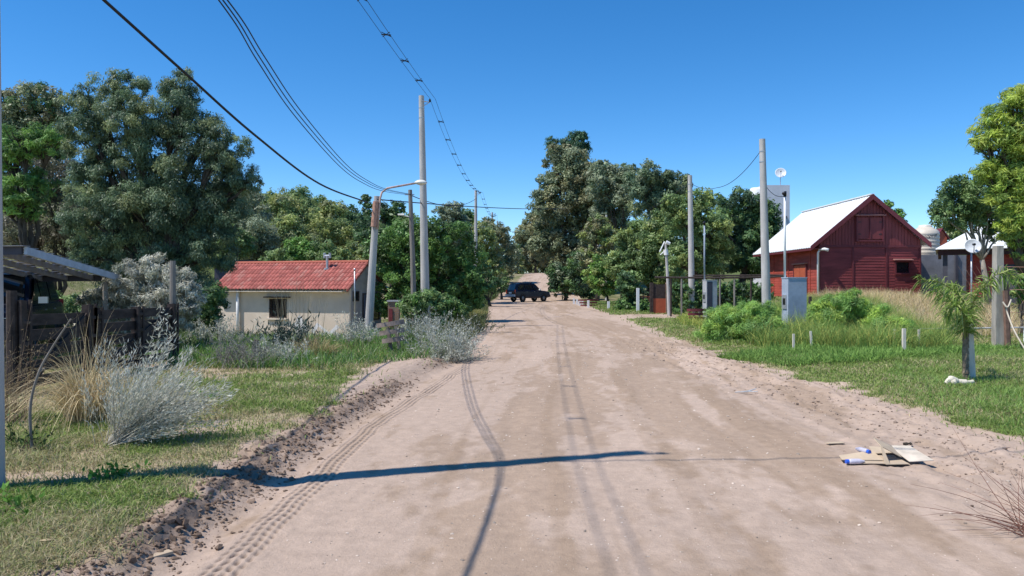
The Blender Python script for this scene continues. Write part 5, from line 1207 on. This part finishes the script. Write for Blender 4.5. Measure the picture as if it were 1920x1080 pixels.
# broad-leaved weeds in the left lawn
for px, py, lb in [(205, 898, 'bright broad leaved weed in the middle of the left lawn'), (20, 965, 'broad leaved weed at the left edge of the lawn'), (400, 752, 'small broad leaved weed in the upper lawn'), (155, 765, 'weed tuft beside the dry grass clump')]:
    stem_plant('lawn_weed', lb, 'weed', GY(px, py), 26, rnd((0, 0, .5), .6), .15, .003, leaf=(.06,.03), nl=7, pal=[(.12,.26,.04), (.15,.30,.05)], stemcol=(.12,.2,.05), spread=.10, group='broad leaved weeds in the left lawn')
# ---------------------------------------------------------------- young palm tied to a stake
def palm():
    b = GY(1812, 712); Y = b[1]; T = thing('young_palm', 'young palm with drooping fronds on the right lawn', 'palm', b)
    M_PALM = mat('fibrous_palm_trunk', (.22,.17,.12), .95, .4, 12, .01, 40, spec=.1)
    m = MB(); m.tube([b - [0, 0, .2], P(1810, 660, Y), P(1813, 600, Y)], [.045, .05, .04], 10)
    for k in range(9): z = .05 + k * .1; m.tube([P(1811, 712 - k * 12, Y), P(1811, 704 - k * 12, Y)], [.056, .045], 10)
    m.build('trunk', M_PALM, T, world=True)
    pal = [(.24,.36,.07), (.32,.42,.10), (.18,.28,.06), (.42,.45,.18)]
    for ctl, ln in (([(1812, 640, 0), (1814, 585, -.1), (1796, 552, -.25), (1762, 530, -.4), (1722, 524, -.5)], .30), ([(1814, 640, 0), (1822, 575, 0), (1848, 530, .1), (1880, 512, .2), (1912, 522, .3)], .26),
                    ([(1810, 640, 0), (1806, 590, -.3), (1790, 575, -.5), (1772, 590, -.6)], .30), ([(1812, 630, 0), (1812, 590, .2), (1800, 552, .5), (1785, 530, .8)], .28),
                    ([(1812, 640, 0), (1800, 600, -.1), (1780, 560, -.1), (1748, 540, -.1)], .30), ([(1812, 640, 0), (1818, 590, -.2), (1835, 548, -.4), (1862, 530, -.5)], .22)):
        pts = smooth_path([P(x, y, Y + d) for x, y, d in ctl], 8); m = MB(); m.tube(pts, np.linspace(.016, .005, len(pts)), 5, col=np.array([.25,.28,.10]))
        n = 170; u = RNG.uniform(.12, 1, n); idx = u * (len(pts) - 1); i0 = idx.astype(int).clip(0, len(pts) - 2); f = (idx - i0)[:, None]; p = pts[i0] * (1 - f) + pts[i0 + 1] * f
        tg = unit(pts[i0 + 1] - pts[i0]); sd_ = unit(np.cross(tg, [0, 1, .3])) * np.where(RNG.random(n) < .5, 1, -1)[:, None]
        d = unit(tg * .45 + sd_ * .8 + RNG.normal(0, .3, (n, 3)) + [-.15, 0, -.35]); L = 1.35 * ln * (1 - .45 * u) * RNG.uniform(.7, 1.15, n); wv = unit(np.cross(d, RNG.normal(0, 1, (n, 3)))) * .0065
        mid = p + d * (L * .5)[:, None]; tip = p + d * L[:, None] + np.array([0, 0, -1]) * (L * .35)[:, None]
        v = np.stack([p - wv, p + wv, mid + wv * 1.2, mid - wv * 1.2, tip + wv * .15, tip - wv * .15], 1).reshape(-1, 3)
        q = (np.array([(0, 1, 2, 3), (3, 2, 4, 5)])[None] + (np.arange(n) * 6)[:, None, None]).reshape(-1, 4); m.add(v, q, c=np.repeat(pick(pal, n, .25), 6, 0)); m.build('frond', M_BLADE, T, world=True)
    s = GY(1824, 711); m = MB(); m.beam(s - [0, 0, .2], P(1817, 597, s[1]), .10, .06); tag(m.build('stake', M_STAKE, origin=s), 'thick pale stake supporting the young palm', 'stake')
palm()
print('objects', len(bpy.data.objects), 'polys', sum(len(m.polygons) for m in bpy.data.meshes))
